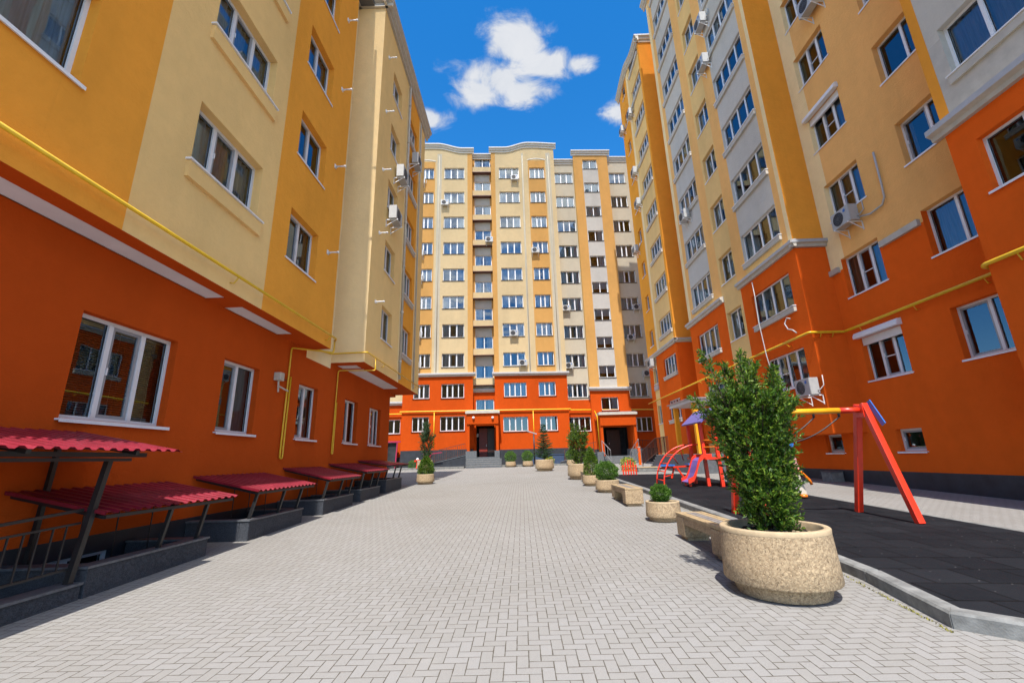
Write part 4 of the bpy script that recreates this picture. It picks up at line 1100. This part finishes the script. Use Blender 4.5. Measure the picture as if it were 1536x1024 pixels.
plant('boxwood', 'bright green boxwood ball in the small pot between the two nearest benches', 'shrub', 2.70, 9.18, gz(9.18)+.50, [('foliage', ball_mesh(3,.19,.17,3600,.03,.017).mesh('foliage',[BOX]))], G2)
planter('planter', 'round aggregate pot beyond the second bench, holding the rounded bush', 'planter', 2.66, 14.6, .36, .37, G1)
plant('boxwood', 'full round boxwood overhanging the pot beyond the second bench', 'shrub', 2.66, 14.6, gz(14.6)+.62, [('foliage', ball_mesh(5,.36,.31,6500,.04,.022).mesh('foliage',[BOX]))], G2)
planter('planter', 'round aggregate pot holding the pointed bush, behind the rounded bush', 'planter', 2.55, 17.0, .34, .37, G1)
plant('boxwood', 'pointed dark bush rising behind the round boxwood on the right', 'shrub', 2.55, 17.0, gz(17)+.82, [('foliage', ball_mesh(8,.40,.58,6500,.045,.022,.75).mesh('foliage',[YEW]))], G2)
planter('planter', 'large round aggregate planter right of the middle, holding the branching yew', 'planter', 2.52, 20.4, .50, .66, G1)
mb, wd = yew_mesh(21, 1.86, .20, .46, 330, .8, .06, .024, 9, .68)
plant('yew', 'branching upright yew in the large planter right of the middle', 'shrub', 2.52, 20.4, gz(20.4)+.58, [('foliage', mb.mesh('foliage',[YEW])), ('trunk', wd.mesh('trunk',[BARK]))], G2)
planter('planter', 'large round aggregate planter before the far building, holding the spruce', 'planter', 1.37, 28.4, .56, .68, G1)
mb, wd = spruce_mesh(4, 2.3, .74)
plant('spruce', 'young conical spruce in the planter before the far building', 'conifer', 1.37, 28.4, gz(28.4)+.58, [('foliage', mb.mesh('foliage',[SPRUCE])), ('trunk', wd.mesh('trunk',[BARK]))], G2)
planter('planter', 'round aggregate pot on the left side of the courtyard, by the last canopy', 'planter', -4.28, 20.0, .375, .42, G1)
plant('boxwood', 'broad conical bush in the pot on the left side of the courtyard', 'shrub', -4.26, 20.0, gz(20)+.74, [('foliage', ball_mesh(13,.46,.46,7500,.045,.024,.62).mesh('foliage',[YEW]))], G2)
planter('planter', 'aggregate planter behind the left pot, holding the tall thin yew', 'planter', -7.35, 34.0, .56, .74, G1)
mb, wd = yew_mesh(31, 3.1, .16, .62, 210, .7, .085, .034, 8, .6)
plant('yew', 'tall thin dark yew in front of the far building on the left', 'shrub', -7.25, 34.0, gz(34)+.6, [('foliage', mb.mesh('foliage',[SPRUCE])), ('trunk', wd.mesh('trunk',[BARK]))], G2)
small = ball_mesh(17,.46,.46,2600,.06,.035).mesh('foliage',[BOX])
for x, y, l in ((-.95,36.4,'left of the pair beside the first entrance steps'),(.42,36.45,'right of the pair beside the first entrance steps'),(3.95,36.4,'behind the large planter\'s yew, beside the second ramp')):
    planter('planter', 'small tan pot at the far building, '+l, 'planter', x, y, .40, .42, G1)
    plant('boxwood', 'small round boxwood at the far building, '+l, 'shrub', x, y, gz(y)+.78, [('foliage', small)], G2)
for x, y, l, c in ((-8.75,36.2,'green bush behind the red hydrant at the far left', BOX),(2.2,37.4,'low yellow flowered plant left behind the spruce planter', FLOWY),(5.9,25.6,'yellow flowered plant behind the little red fence', FLOWY)):
    me = ball_mesh(23,.42,.40,1300,.07,.04).mesh('foliage',[BOX, c])
    rr = random.Random(2); me.polygons.foreach_set('material_index',[1 if rr.random() < .3 else 0 for _ in me.polygons])
    plant('flowering_plant', l, 'plant', x, y, gz(y)+.35, [('foliage', me)], None)

# ------------------------------------------------------------------ benches
def bench(y0, y1, label):
    x0, x1 = 2.44, 2.87; zt = gz((y0+y1)/2)+.40
    o = thing('bench', label, 'bench', ((x0+x1)/2,(y0+y1)/2,gz((y0+y1)/2)), 'concrete and timber benches along the kerb')
    for a, b in ((y0, y0+.34), (y1-.34, y1)):
        m = MB(); m.box((x0,a,gz(a)+.055),(x1,b,zt-.045)); bevel(part('support', m, AGG, o), .018)
        m = MB(); m.box((x0+.05,a+.05,gz(a)-.05),(x1-.05,b-.05,gz(a)+.06)); part('foot', m, AGG, o)
    m = MB(); m.box((x0+.012,y0+.342,zt-.15),(x1-.012,y1-.342,zt-.046)); part('beam', m, AGG, o)
    m = MB(); m.box((x0,y0,zt-.042),(x0+.06,y1,zt)); m.box((x1-.06,y0,zt-.042),(x1,y1,zt)); m.box((x0+.062,y0,zt-.042),(x1-.062,y0+.07,zt-.001)); m.box((x0+.062,y1-.07,zt-.042),(x1-.062,y1,zt-.001))
    bevel(part('seat_frame', m, WOOD, o), .006)
    for k in range(4):
        w = (x1-x0-.124)/4; a = x0+.062+w*k
        m = MB(); m.box((a+.006,y0+.072,zt-.035),(a+w-.006,y1-.072,zt-.004)); part('slat', m, WOODG if k in (1,2) else WOOD, o)
bench(5.95, 7.6, 'low concrete and timber bench partly hidden by the big foreground planter')
bench(11.15, 12.85, 'low concrete and timber bench between the two round pots, second from the front')
bench(18.0, 19.4, 'low concrete and timber bench farthest away, beside the large planter')

# ------------------------------------------------------------------ playground
zr = lambda y: gz(y)+.07
o = thing('swing', 'red and yellow A frame swing on the black rubber at the right', 'swing', (5.4,8.7,zr(8.7)))
ZB = .70
for x in (6.55, 4.15):
    for y, nm in ((9.28,0),(7.92,1)):
        m = MB(); m.bar((x,y,zr(y)-.03),(x,8.62+(y-8.6)*.1,ZB+.13),.11,.10); bevel(part('leg', m, RED, o), .008)
        if y > 9:
            m = MB(); m.bar((x-.058,y-.02,zr(y)+.45),(x-.058,8.85,.35),.004,.07); 
    m = MB(); m.box((x-.07,8.5,ZB-.12),(x+.07,8.74,ZB+.1)); part('joint_plate', m, RED, o)
m = MB(); m.tube([(6.62,8.62,ZB+.02),(6.12,8.62,ZB+.02)], .055, 0, 14); m.tube([(6.119,8.62,ZB+.02),(4.6,8.62,ZB+.02)], .055, 1, 14); m.tube([(4.599,8.62,ZB+.02),(4.1,8.62,ZB+.02)], .055, 0, 14)
part('beam', m, [RED, YEL], o)
m = MB(); m.bar((6.62,8.50,ZB+.17),(6.62,8.26,.42),.02,.10); part('board', m, BLUE, o)
m = MB()
for x, y in ((6.1,8.62),(5.62,8.62)):
    m.tube([(x,y,ZB-.02),(x,y,ZB-.10)], .022, 0, 6); n = 16; a = Vector((x,y,ZB-.1)); b = Vector((4.95,8.55,.12)) if x > 6 else Vector((4.60,8.5,.14))
    m.tube([a.lerp(b,i/n)+Vector((0,0,-.09*math.sin(PI*i/n))) for i in range(n+1)], .012, 0, 6)
part('chain', m, BLACK, o)
m = MB(); m.prism([(4.52,.07),(4.98,.07),(5.0,.13),(4.50,.13)], 1, 8.38, 8.66, 0); part('seat', m, BLUE, o)
o = thing('climbing_tower', 'red playground tower with a sloping violet roof, slide and arched ladder', 'climbing frame', (6.2,15.4,zr(15.4)))
for x, y, zt in ((5.98,15.0,1.02),(5.98,16.1,1.02),(6.30,14.7,1.18),(6.95,14.55,.25),(7.0,15.7,.65)):
    m = MB(); m.bar((x+.02,y,zr(y)-.02),(x,y+.05,zt),.105); bevel(part('post', m, RED, o), .008)
m = MB(); m.box((5.85,14.62,-.20),(6.45,16.2,-.13)); m.box((6.45,14.5,-.24),(7.1,15.8,-.18)); part('deck', m, RED, o)
m = MB(); m.prism([(5.82,1.00),(6.34,1.46),(6.37,1.42),(5.85,.96)], 1, 14.55, 16.3, 0); part('roof', m, VIOL, o)
m = MB(); m.prism([(6.34,1.45),(6.72,1.12),(6.70,1.08),(6.34,1.41)], 1, 14.55, 16.3, 0); m.prism([(5.95,1.05),(6.34,1.40),(6.60,1.12)], 1, 14.62, 14.65, 0); part('roof', m, RED, o)
prof = [(6.10,-.12),(5.82,-.13),(5.70,-.22),(5.62,-.40),(5.54,-.62),(5.44,-.80),(5.26,-.88)]
m = MB()
for i in range(len(prof)-1):
    (a,za),(b,zb) = prof[i], prof[i+1]; m.face([(a,14.75,za),(a,15.35,za),(b,15.35,zb),(b,14.75,zb)],0,True); m.face([(a,14.75,za-.02),(a,15.35,za-.02),(b,15.35,zb-.02),(b,14.75,zb-.02)],0,True)
part('chute', m, VIOL, o)
for y in (14.72, 15.36):
    m = MB()
    for i in range(len(prof)-1):
        (a,za),(b,zb) = prof[i], prof[i+1]; m.prism([(a,za-.05),(b,zb-.05),(b,zb+.10),(a,za+.10)], 1, y-.018, y+.018, 0)
    part('slide_side', m, RED, o)
m = MB(); m.bar((5.34,14.85,-.86),(5.36,14.85,zr(15)),.06); m.bar((5.34,15.25,-.86),(5.36,15.25,zr(15)),.06); part('slide_foot', m, RED, o)
arc = []
for y in (15.55, 16.35):
    pts = [(6.0+.02-1.28*math.sin(t), y, zr(y)+(1.30)*math.cos(t)-.0) for t in [PI/2*i/14 for i in range(15)]]; pts = [(4.74,y,zr(y)-.05)]+pts[::-1]; arc.append(pts)
    m = MB(); m.tube(pts, .026, 0, 8); part('ladder_rail', m, RED, o)
m = MB()
for i in range(2, 16, 2): m.tube([arc[0][i], arc[1][i]], .018, 0, 6)
part('ladder_rung', m, RED, o)
m = MB()
for k in range(5):
    t = PI/2*(k+.7)/5.4; m.tube([(6.02-1.28*math.sin(t),15.55,zr(16)+1.3*math.cos(t)),(6.0-.85*math.sin(t),15.9,zr(16)+.72*math.cos(t)+.15)], .018, 0, 6)
part('spoke', m, RED, o)
m = MB(); m.bar((5.98,14.98,.42),(6.3,14.72,.42),.03); m.bar((5.98,14.98,.2),(6.3,14.72,.2),.03); part('guard_rail', m, ORNG, o)
m = MB(); m.prism([(6.36,.78),(6.42,.78),(6.78,-.14),(6.72,-.22)], 1, 14.5, 14.56, 0); part('green_panel', m, GREEN, o); m = MB(); m.prism([(6.36,.74),(6.40,.30),(6.62,-.16),(6.56,-.18)], 1, 15.1, 15.16, 0); part('green_panel', m, GREEN, o)
m = MB(); m.prism([(6.72,-.10),(7.08,-.10),(7.12,-.22),(6.70,-.24)], 1, 14.3, 14.75, 0); part('blue_tray', m, BLUE, o)
m = MB(); m.bar((6.85,15.3,-.2),(6.72,15.2,.62),.08); m.bar((7.1,15.3,-.2),(6.9,15.2,.9),.08); part('orange_post', m, ORNG, o)
m = MB(); m.bar((6.38,15.1,-.16),(6.66,14.9,zr(15)),.07); part('brace', m, mat('teal painted steel', (.03,.10,.11), .4), o)
# little red fence, rocking toy, balance beam behind the slide
o = thing('play_fence', 'little red paling fence at the far left corner of the rubber surface', 'fence', (4.95,21.3,zr(21.3)))
for k in range(6):
    x = 4.66+.12*k; t = [ .44,.56,.66,.66,.56,.44][k]; m = MB(); m.box((x-.028,21.26,zr(21.3)),(x+.028,21.30,zr(21.3)+t)); part('pale', m, RED, o)
m = MB(); m.box((4.60,21.305,zr(21.3)+.16),(5.32,21.33,zr(21.3)+.21)); m.box((4.60,21.305,zr(21.3)+.36),(5.32,21.33,zr(21.3)+.41)); part('rail', m, ORNG, o)
o = thing('rocking_toy', 'pink and white rocking toy on a beige leg with an orange handle, beyond the yew', 'playground toy', (6.8,11.5,zr(11.5)))
z0 = zr(11.5)
m = MB(); m.bar((6.88,11.5,z0+.06),(6.76,11.55,z0+.72),.14,.05); part('leg', m, mat('beige plastic', (.5,.46,.38)), o)
m = MB(); m.lathe([(.0,0),(.10,.0),(.09,.05),(.03,.08),(0,.08)], (6.86,11.5,z0), 0, 12); part('foot', m, ORNG, o)
m = MB(); m.prism([(6.44,z0+.70),(6.84,z0+.66),(6.80,z0+.94),(6.52,z0+.96)], 1, 11.42, 11.52, 0); m.prism([(6.64,z0+.70),(6.70,z0+.70),(6.67,z0+.965),(6.61,z0+.965)], 1, 11.40, 11.42, 1); part('seat', m, [mat('pink painted board', (.62,.30,.30), .5), RED], o)
m = MB(); m.tube([(6.30,11.40,z0+.68),(6.62,11.38,z0+.70),(6.80,11.36,z0+.62),(6.98,11.34,z0+.40),(7.02,11.34,z0+.30)], .035, 0, 8); part('handle', m, ORNG, o)
o = thing('spring_seat', 'blue seated see saw with red tubes behind the arched ladder', 'see-saw', (6.0,18.5,zr(18.5))); z0 = zr(18.5)
m = MB(); m.bar((5.5,18.4,z0+.40),(7.0,18.6,z0+.46),.06); m.bar((5.9,18.3,z0),(6.1,18.5,z0+.42),.05); m.bar((6.4,18.3,z0),(6.2,18.5,z0+.42),.05); part('frame', m, RED, o)
m = MB(); m.box((5.45,18.2,z0+.47),(6.05,18.7,z0+.53)); m.box((6.6,18.25,z0+.49),(7.05,18.7,z0+.55)); part('seat', m, BLUE, o)
# ------------------------------------------------------------------ stairs, ramps and railings
def railing(label, pts, h, gap, mt, cat='railing', name='railing', lean=0):
    o = thing(name, label, cat, pts[0]); m = MB()
    for a, b in zip(pts, pts[1:]):
        m.bar((a[0],a[1],a[2]+h),(b[0],b[1],b[2]+h),.045); m.bar((a[0],a[1],a[2]+.12),(b[0],b[1],b[2]+.12),.025)
    part('rail', m, mt, o)
    for a, b in zip(pts, pts[1:]):
        a = Vector(a); b = Vector(b); n = max(1, int((b-a).length/gap))
        for i in range(n+1):
            p = a.lerp(b, i/n); w = .04 if i % 6 == 0 else .018
            m = MB(); m.bar((p.x,p.y,p.z+(0 if w > .03 else .12)),(p.x,p.y,p.z+h),w); part('post' if w > .03 else 'baluster', m, mt, o)
    return o
def rampthing(label, u0, z0, u1, z1, n0, n1):
    o = thing('ramp', label, 'ramp', tuple(FB.P((u0+u1)/2,(n0+n1)/2,gz(37))))
    m = MB(); m.prism([(u0,gz(37)-.2),(u1,gz(37)-.2),(u1,z1),(u0,z0)], 1, n0, n1, 0, FB.P); part('body', m, PLINTH, o)
    m = MB(); m.prism([(u0,z0+.002),(u1,z1+.002),(u1,z1+.05),(u0,z0+.05)], 1, n0-.03, n1+.03, 0, FB.P); part('deck', m, STEP, o)
rampthing('dark grey entrance ramp rising to the first entrance of the far block', -6.9, -.55, -2.72, .35, -38.8, -37.6)
railing('dark railing of the ramp left of the first entrance', [tuple(FB.P(-6.2,-37.62,-.35)),tuple(FB.P(-2.75,-37.62,.38))], .95, .16, BROWN)
o = thing('barrier', 'small crimson rail barrier at the foot of the first ramp', 'barrier', tuple(FB.P(-5.6,-37.1,-.5)))
m = MB(); m.bar(FB.P(-5.55,-37.1,-.6),FB.P(-5.55,-37.1,.62),.14); part('post', m, mat('crimson paint', (.36,.02,.07), .4), o)
m = MB(); m.bar(FB.P(-5.55,-37.1,.55),FB.P(-4.6,-37.1,.66),.06); m.bar(FB.P(-7.0,-37.1,-.12),FB.P(-5.55,-37.1,.1),.05); part('rail', m, MATS['crimson paint'], o)
rampthing('dark grey ramp left of the second entrance of the far block', 5.2, -.4, 8.3, .25, -38.9, -37.9)
railing('thin railing of the ramp left of the second entrance', [tuple(FB.P(5.6,-37.92,-.28)),tuple(FB.P(8.3,-37.92,.28))], .9, .2, BROWN)
railing('brown railing at the right of the second entrance by the corner', [tuple(FB.P(11.7,-38.6,.45)),tuple(FB.P(14.0,-38.4,.2))], .9, .13, BROWN)
railing('steel handrail falling beside the second entrance steps', [tuple(FB.P(8.75,-37.6,.3)),tuple(FB.P(9.1,-36.3,-.5))], .95, .4, STEEL)
o = thing('entrance_stairs', 'dark entrance landing and steps along the foot of the right block under the porch roof', 'stairs', (9,27,gz(27)))
m = MB(); m.box((8.0,21.6,gz(24)-.3),(9.84,27.2,-.02)); 
for k in range(5):
    m.box((8.0,27.2+.32*k+.002,gz(27)-.3),(9.84,27.2+.32*(k+1),-.02-.15*(k+1)))
part('landing', m, STEP, o)
m = MB()
for k in range(6): m.box((7.99,27.14+.32*k,-.018-.15*k),(9.83,27.21+.32*k,-.008-.15*k))
part('nosing', m, CORN, o)
railing('brown railing climbing the stairs along the right block', [(8.05,30.6,-.72),(8.05,27.2,.0),(8.05,24.9,.0)], .95, .13, BROWN)
railing('steel double handrail at the far end of the right block\'s stairs', [(8.0,33.6,-.65),(8.0,31.0,.15)], .9, .7, STEEL)
o = thing('bollard', 'orange red post beside the dark corner stairs of the far right', 'post', (8.6,33.4,gz(33)))
m = MB(); m.bar((8.6,33.4,gz(33)),(8.6,33.4,.55),.16); part('shaft', m, ORANGE, o)
m = MB(); m.box((8.50,33.3,.55),(8.70,33.5,.60)); part('cap', m, CORN, o)
o = thing('low_bin', 'low pale concrete block at the edge of the paving before the right stairs', 'block', (7.0,24.6,gz(24.6)))
m = MB(); m.box((6.1,24.2,gz(24)-.05),(7.3,24.9,gz(24)+.22)); bevel(part('body', m, KERB, o), .02)
m = MB(); m.box((6.08,24.18,gz(24)+.221),(7.32,24.92,gz(24)+.26)); part('cap', m, RIM, o)
# fire hydrant and red gate at the far left
o = thing('fire_hydrant', 'red fire hydrant with white cap before the far left corner', 'hydrant', (-8.35,35.9,gz(36)))
m = MB(); m.lathe([(.13,0),(.13,.1),(.085,.12),(.085,.58),(.13,.6),(.13,.66),(.085,.68)], (-8.35,35.9,gz(36)+.1), 0, 14); m.box((-8.6,35.85,gz(36)+.62),(-8.1,35.95,gz(36)+.74)); part('barrel', m, RED, o)
m = MB(); m.lathe([(.11,.78),(.10,.86),(.0,.93)], (-8.35,35.9,gz(36)), 0, 14); part('cap', m, WHT, o)
o = thing('gate', 'dark red framed steel gate half seen at the far left behind the left block', 'gate', (-9.4,38.6,gz(38)))
m = MB()
for u in (-10.8,-9.9,-9.0): m.bar(FB.P(u,-39.9,-.6),FB.P(u+.12,-39.9,1.75),.09)
m.bar(FB.P(-10.9,-39.9,1.72),FB.P(-8.6,-39.9,1.72),.12); part('frame', m, mat('crimson paint', (.36,.02,.07)), o)
m = MB(); m.box((-10.8,-40.1,-.6),(-8.9,-40.05,1.7),0,FB.P); part('panel', m, DARK, o)
# street lamp arm and blue bin by the middle bay of the far block
o = thing('lamp_post', 'short dark lamp post with a bent arm in front of the far block\'s middle bay', 'lamp post', tuple(FB.P(3.0,-37.5,-.5)))
m = MB(); m.tube([FB.P(3.0,-37.4,-.6),FB.P(3.0,-37.4,1.95)], .06); part('pole', m, BLACK, o)
m = MB(); m.bar(FB.P(2.35,-37.4,2.25),FB.P(3.25,-37.4,1.95),.08); part('arm', m, STEEL, o)
for u, l in ((3.35,'left of the spruce'),(5.0,'between spruce and yew')):
    o = thing('waste_bin', 'dark blue waste bin against the far block, '+l, 'bin', tuple(FB.P(u,-38.3,-.55)), 'blue bins at the far block')
    m = MB(); m.prism([(u-.5,-.62),(u+.5,-.62),(u+.58,.22),(u-.58,.22)], 1, -38.6, -38.1, 0, FB.P); part('body', m, mat('blue grey plastic', (.035,.06,.12), .5), o)
    m = MB(); m.box((u-.62,-38.64,.222),(u+.62,-38.06,.29),0,FB.P); part('lid', m, MATS['blue grey plastic'], o)
o = thing('crate', 'small grey concrete vent box at the foot of the right orange wall', 'vent box', (10.8,16.2,gz(16)))
m = MB(); m.box((10.55,15.9,gz(16)-.02),(10.98,16.4,gz(16)+.3)); bevel(part('body', m, KERB, o), .015)
m = MB(); m.box((10.53,15.88,gz(16)+.302),(10.98,16.42,gz(16)+.33)); part('lid', m, STEP, o)

# ------------------------------------------------------------------ sky, sun, camera
w = bpy.data.worlds.new('World'); SC.world = w; w.use_nodes = True
nt = w.node_tree; N = nt.nodes; L = nt.links; bg = N['Background']
class WT(NT):
    def __init__(s): s.t = nt; s.n = N; s.l = L
t = WT()
sky = N.new('ShaderNodeTexSky'); sky.sky_type = 'NISHITA'; sky.sun_disc = False
sky.sun_elevation = SUN_EL; sky.sun_rotation = PI + SUN_AZ; sky.air_density = 1.0; sky.dust_density = .15; sky.ozone_density = 3.5; sky.altitude = 300
hs = N.new('ShaderNodeHueSaturation'); hs.inputs['Saturation'].default_value = 1.35; L.new(sky.outputs[0], hs.inputs['Color'])
d = N.new('ShaderNodeTexCoord').outputs['Generated']
sx = N.new('ShaderNodeSeparateXYZ'); L.new(d, sx.inputs[0])
zz = t.math('MAXIMUM', sx.outputs[2], .03)
px = t.math('DIVIDE', sx.outputs[0], zz); py = t.math('DIVIDE', sx.outputs[1], zz)
cv = N.new('ShaderNodeCombineXYZ'); L.new(px, cv.inputs[0]); L.new(py, cv.inputs[1])
n1 = t.noise(cv.outputs[0], 9, 8, .62, .5); n2 = t.noise(cv.outputs[0], 3.4, 5, .55, .3)
def blob(cx, cy, rx, ry, rot=0):
    a = t.math('SUBTRACT', px, cx); b = t.math('SUBTRACT', py, cy)
    a = t.math('DIVIDE', a, rx); b = t.math('DIVIDE', b, ry)
    return t.math('SUBTRACT', 1, t.math('POWER', t.math('ADD', t.math('MULTIPLY', a, a), t.math('MULTIPLY', b, b)), .5))
def cover(blobs, amp=1.9, lo=.06, hi=1.0):
    k = None
    for bl in blobs:
        b = blob(*bl); k = b if k is None else t.math('MAXIMUM', k, b)
    den = t.math('ADD', k, t.math('MULTIPLY', t.math('SUBTRACT', n1, .53), amp)); den = t.math('ADD', den, t.math('MULTIPLY', t.math('SUBTRACT', n2, .5), .8))
    mr = N.new('ShaderNodeMapRange'); mr.interpolation_type = 'SMOOTHSTEP'; L.new(den, mr.inputs[0]); mr.inputs[1].default_value = lo; mr.inputs[2].default_value = hi
    return mr.outputs[0]
c1 = cover([(-.04,.97,.19,.13),(.01,.86,.15,.11),(.10,.93,.16,.085),(.18,.93,.08,.06),(-.09,1.00,.14,.10),(-.255,1.10,.10,.08),(.33,1.10,.12,.095),(.04,1.01,.15,.10)], 1.45, .22, .72)
c2 = cover([(.15,-.25,.6,.55),(1.0,0,.65,.65),(-1.05,-.1,.65,.65),(.3,-1.5,1.3,.8),(1.9,-.6,1.0,1.0),(-2.0,.3,1.0,1.0),(-.8,-2.6,1.8,1.0),(2.5,.8,1.1,.9),(-3.4,-.5,1.5,1.5),(3.8,0,1.6,1.6),(1.5,-3.4,2,1.2)])  # unseen bright clouds, added overhead and behind to lift the ambient light
wh = t.mix(t.math('MULTIPLY', c1, t.math('ADD', .35, n1)), (1.9,2.15,2.5), (2.95,3.0,3.1))
mixc = t.mix(t.math('MULTIPLY', c1, .96), hs.outputs[0], wh)
mixc = t.mix(t.math('MULTIPLY', c2, .92), mixc, t.mix(n1, (10.5,9.9,9.2), (17,15.8,14.2)))
L.new(mixc, bg.inputs[0]); bg.inputs[1].default_value = .105
sl_ = bpy.data.lights.new('sun', 'SUN'); sl_.energy = 2.9; sl_.angle = math.radians(.55); sl_.color = (1,.95,.88)
so = bpy.data.objects.new('sun', sl_); COL.objects.link(so)
dv = Vector((math.sin(SUN_AZ)*math.cos(SUN_EL), math.cos(SUN_AZ)*math.cos(SUN_EL), -math.sin(SUN_EL)))
so.rotation_euler = dv.to_track_quat('-Z','Y').to_euler(); so.location = (-10,-20,40)
cam = bpy.data.cameras.new('camera'); cam.sensor_width = 36; cam.lens = 36*655.94/1536; cam.clip_end = 2000; cam.clip_start = .05
co = bpy.data.objects.new('camera', cam); COL.objects.link(co); SC.camera = co
p, y, r = (math.radians(v) for v in (14.982,-.8929,-1.6305))
f = Vector((math.sin(y)*math.cos(p), math.cos(y)*math.cos(p), math.sin(p))); r0 = Vector((math.cos(y),-math.sin(y),0)); u0 = r0.cross(f)
rr = r0*math.cos(r)+u0*math.sin(r); uu = -r0*math.sin(r)+u0*math.cos(r)
co.matrix_world = Matrix(((rr.x,uu.x,-f.x,0),(rr.y,uu.y,-f.y,0),(rr.z,uu.z,-f.z,0),(0,0,0,1)))
vs = SC.view_settings; vs.view_transform = 'Standard'; vs.look = 'None'; vs.gamma = 1; vs.use_curve_mapping = False; vs.exposure = 1.4
SC.cycles.max_bounces = 8; SC.cycles.diffuse_bounces = 4; SC.cycles.transparent_max_bounces = 16
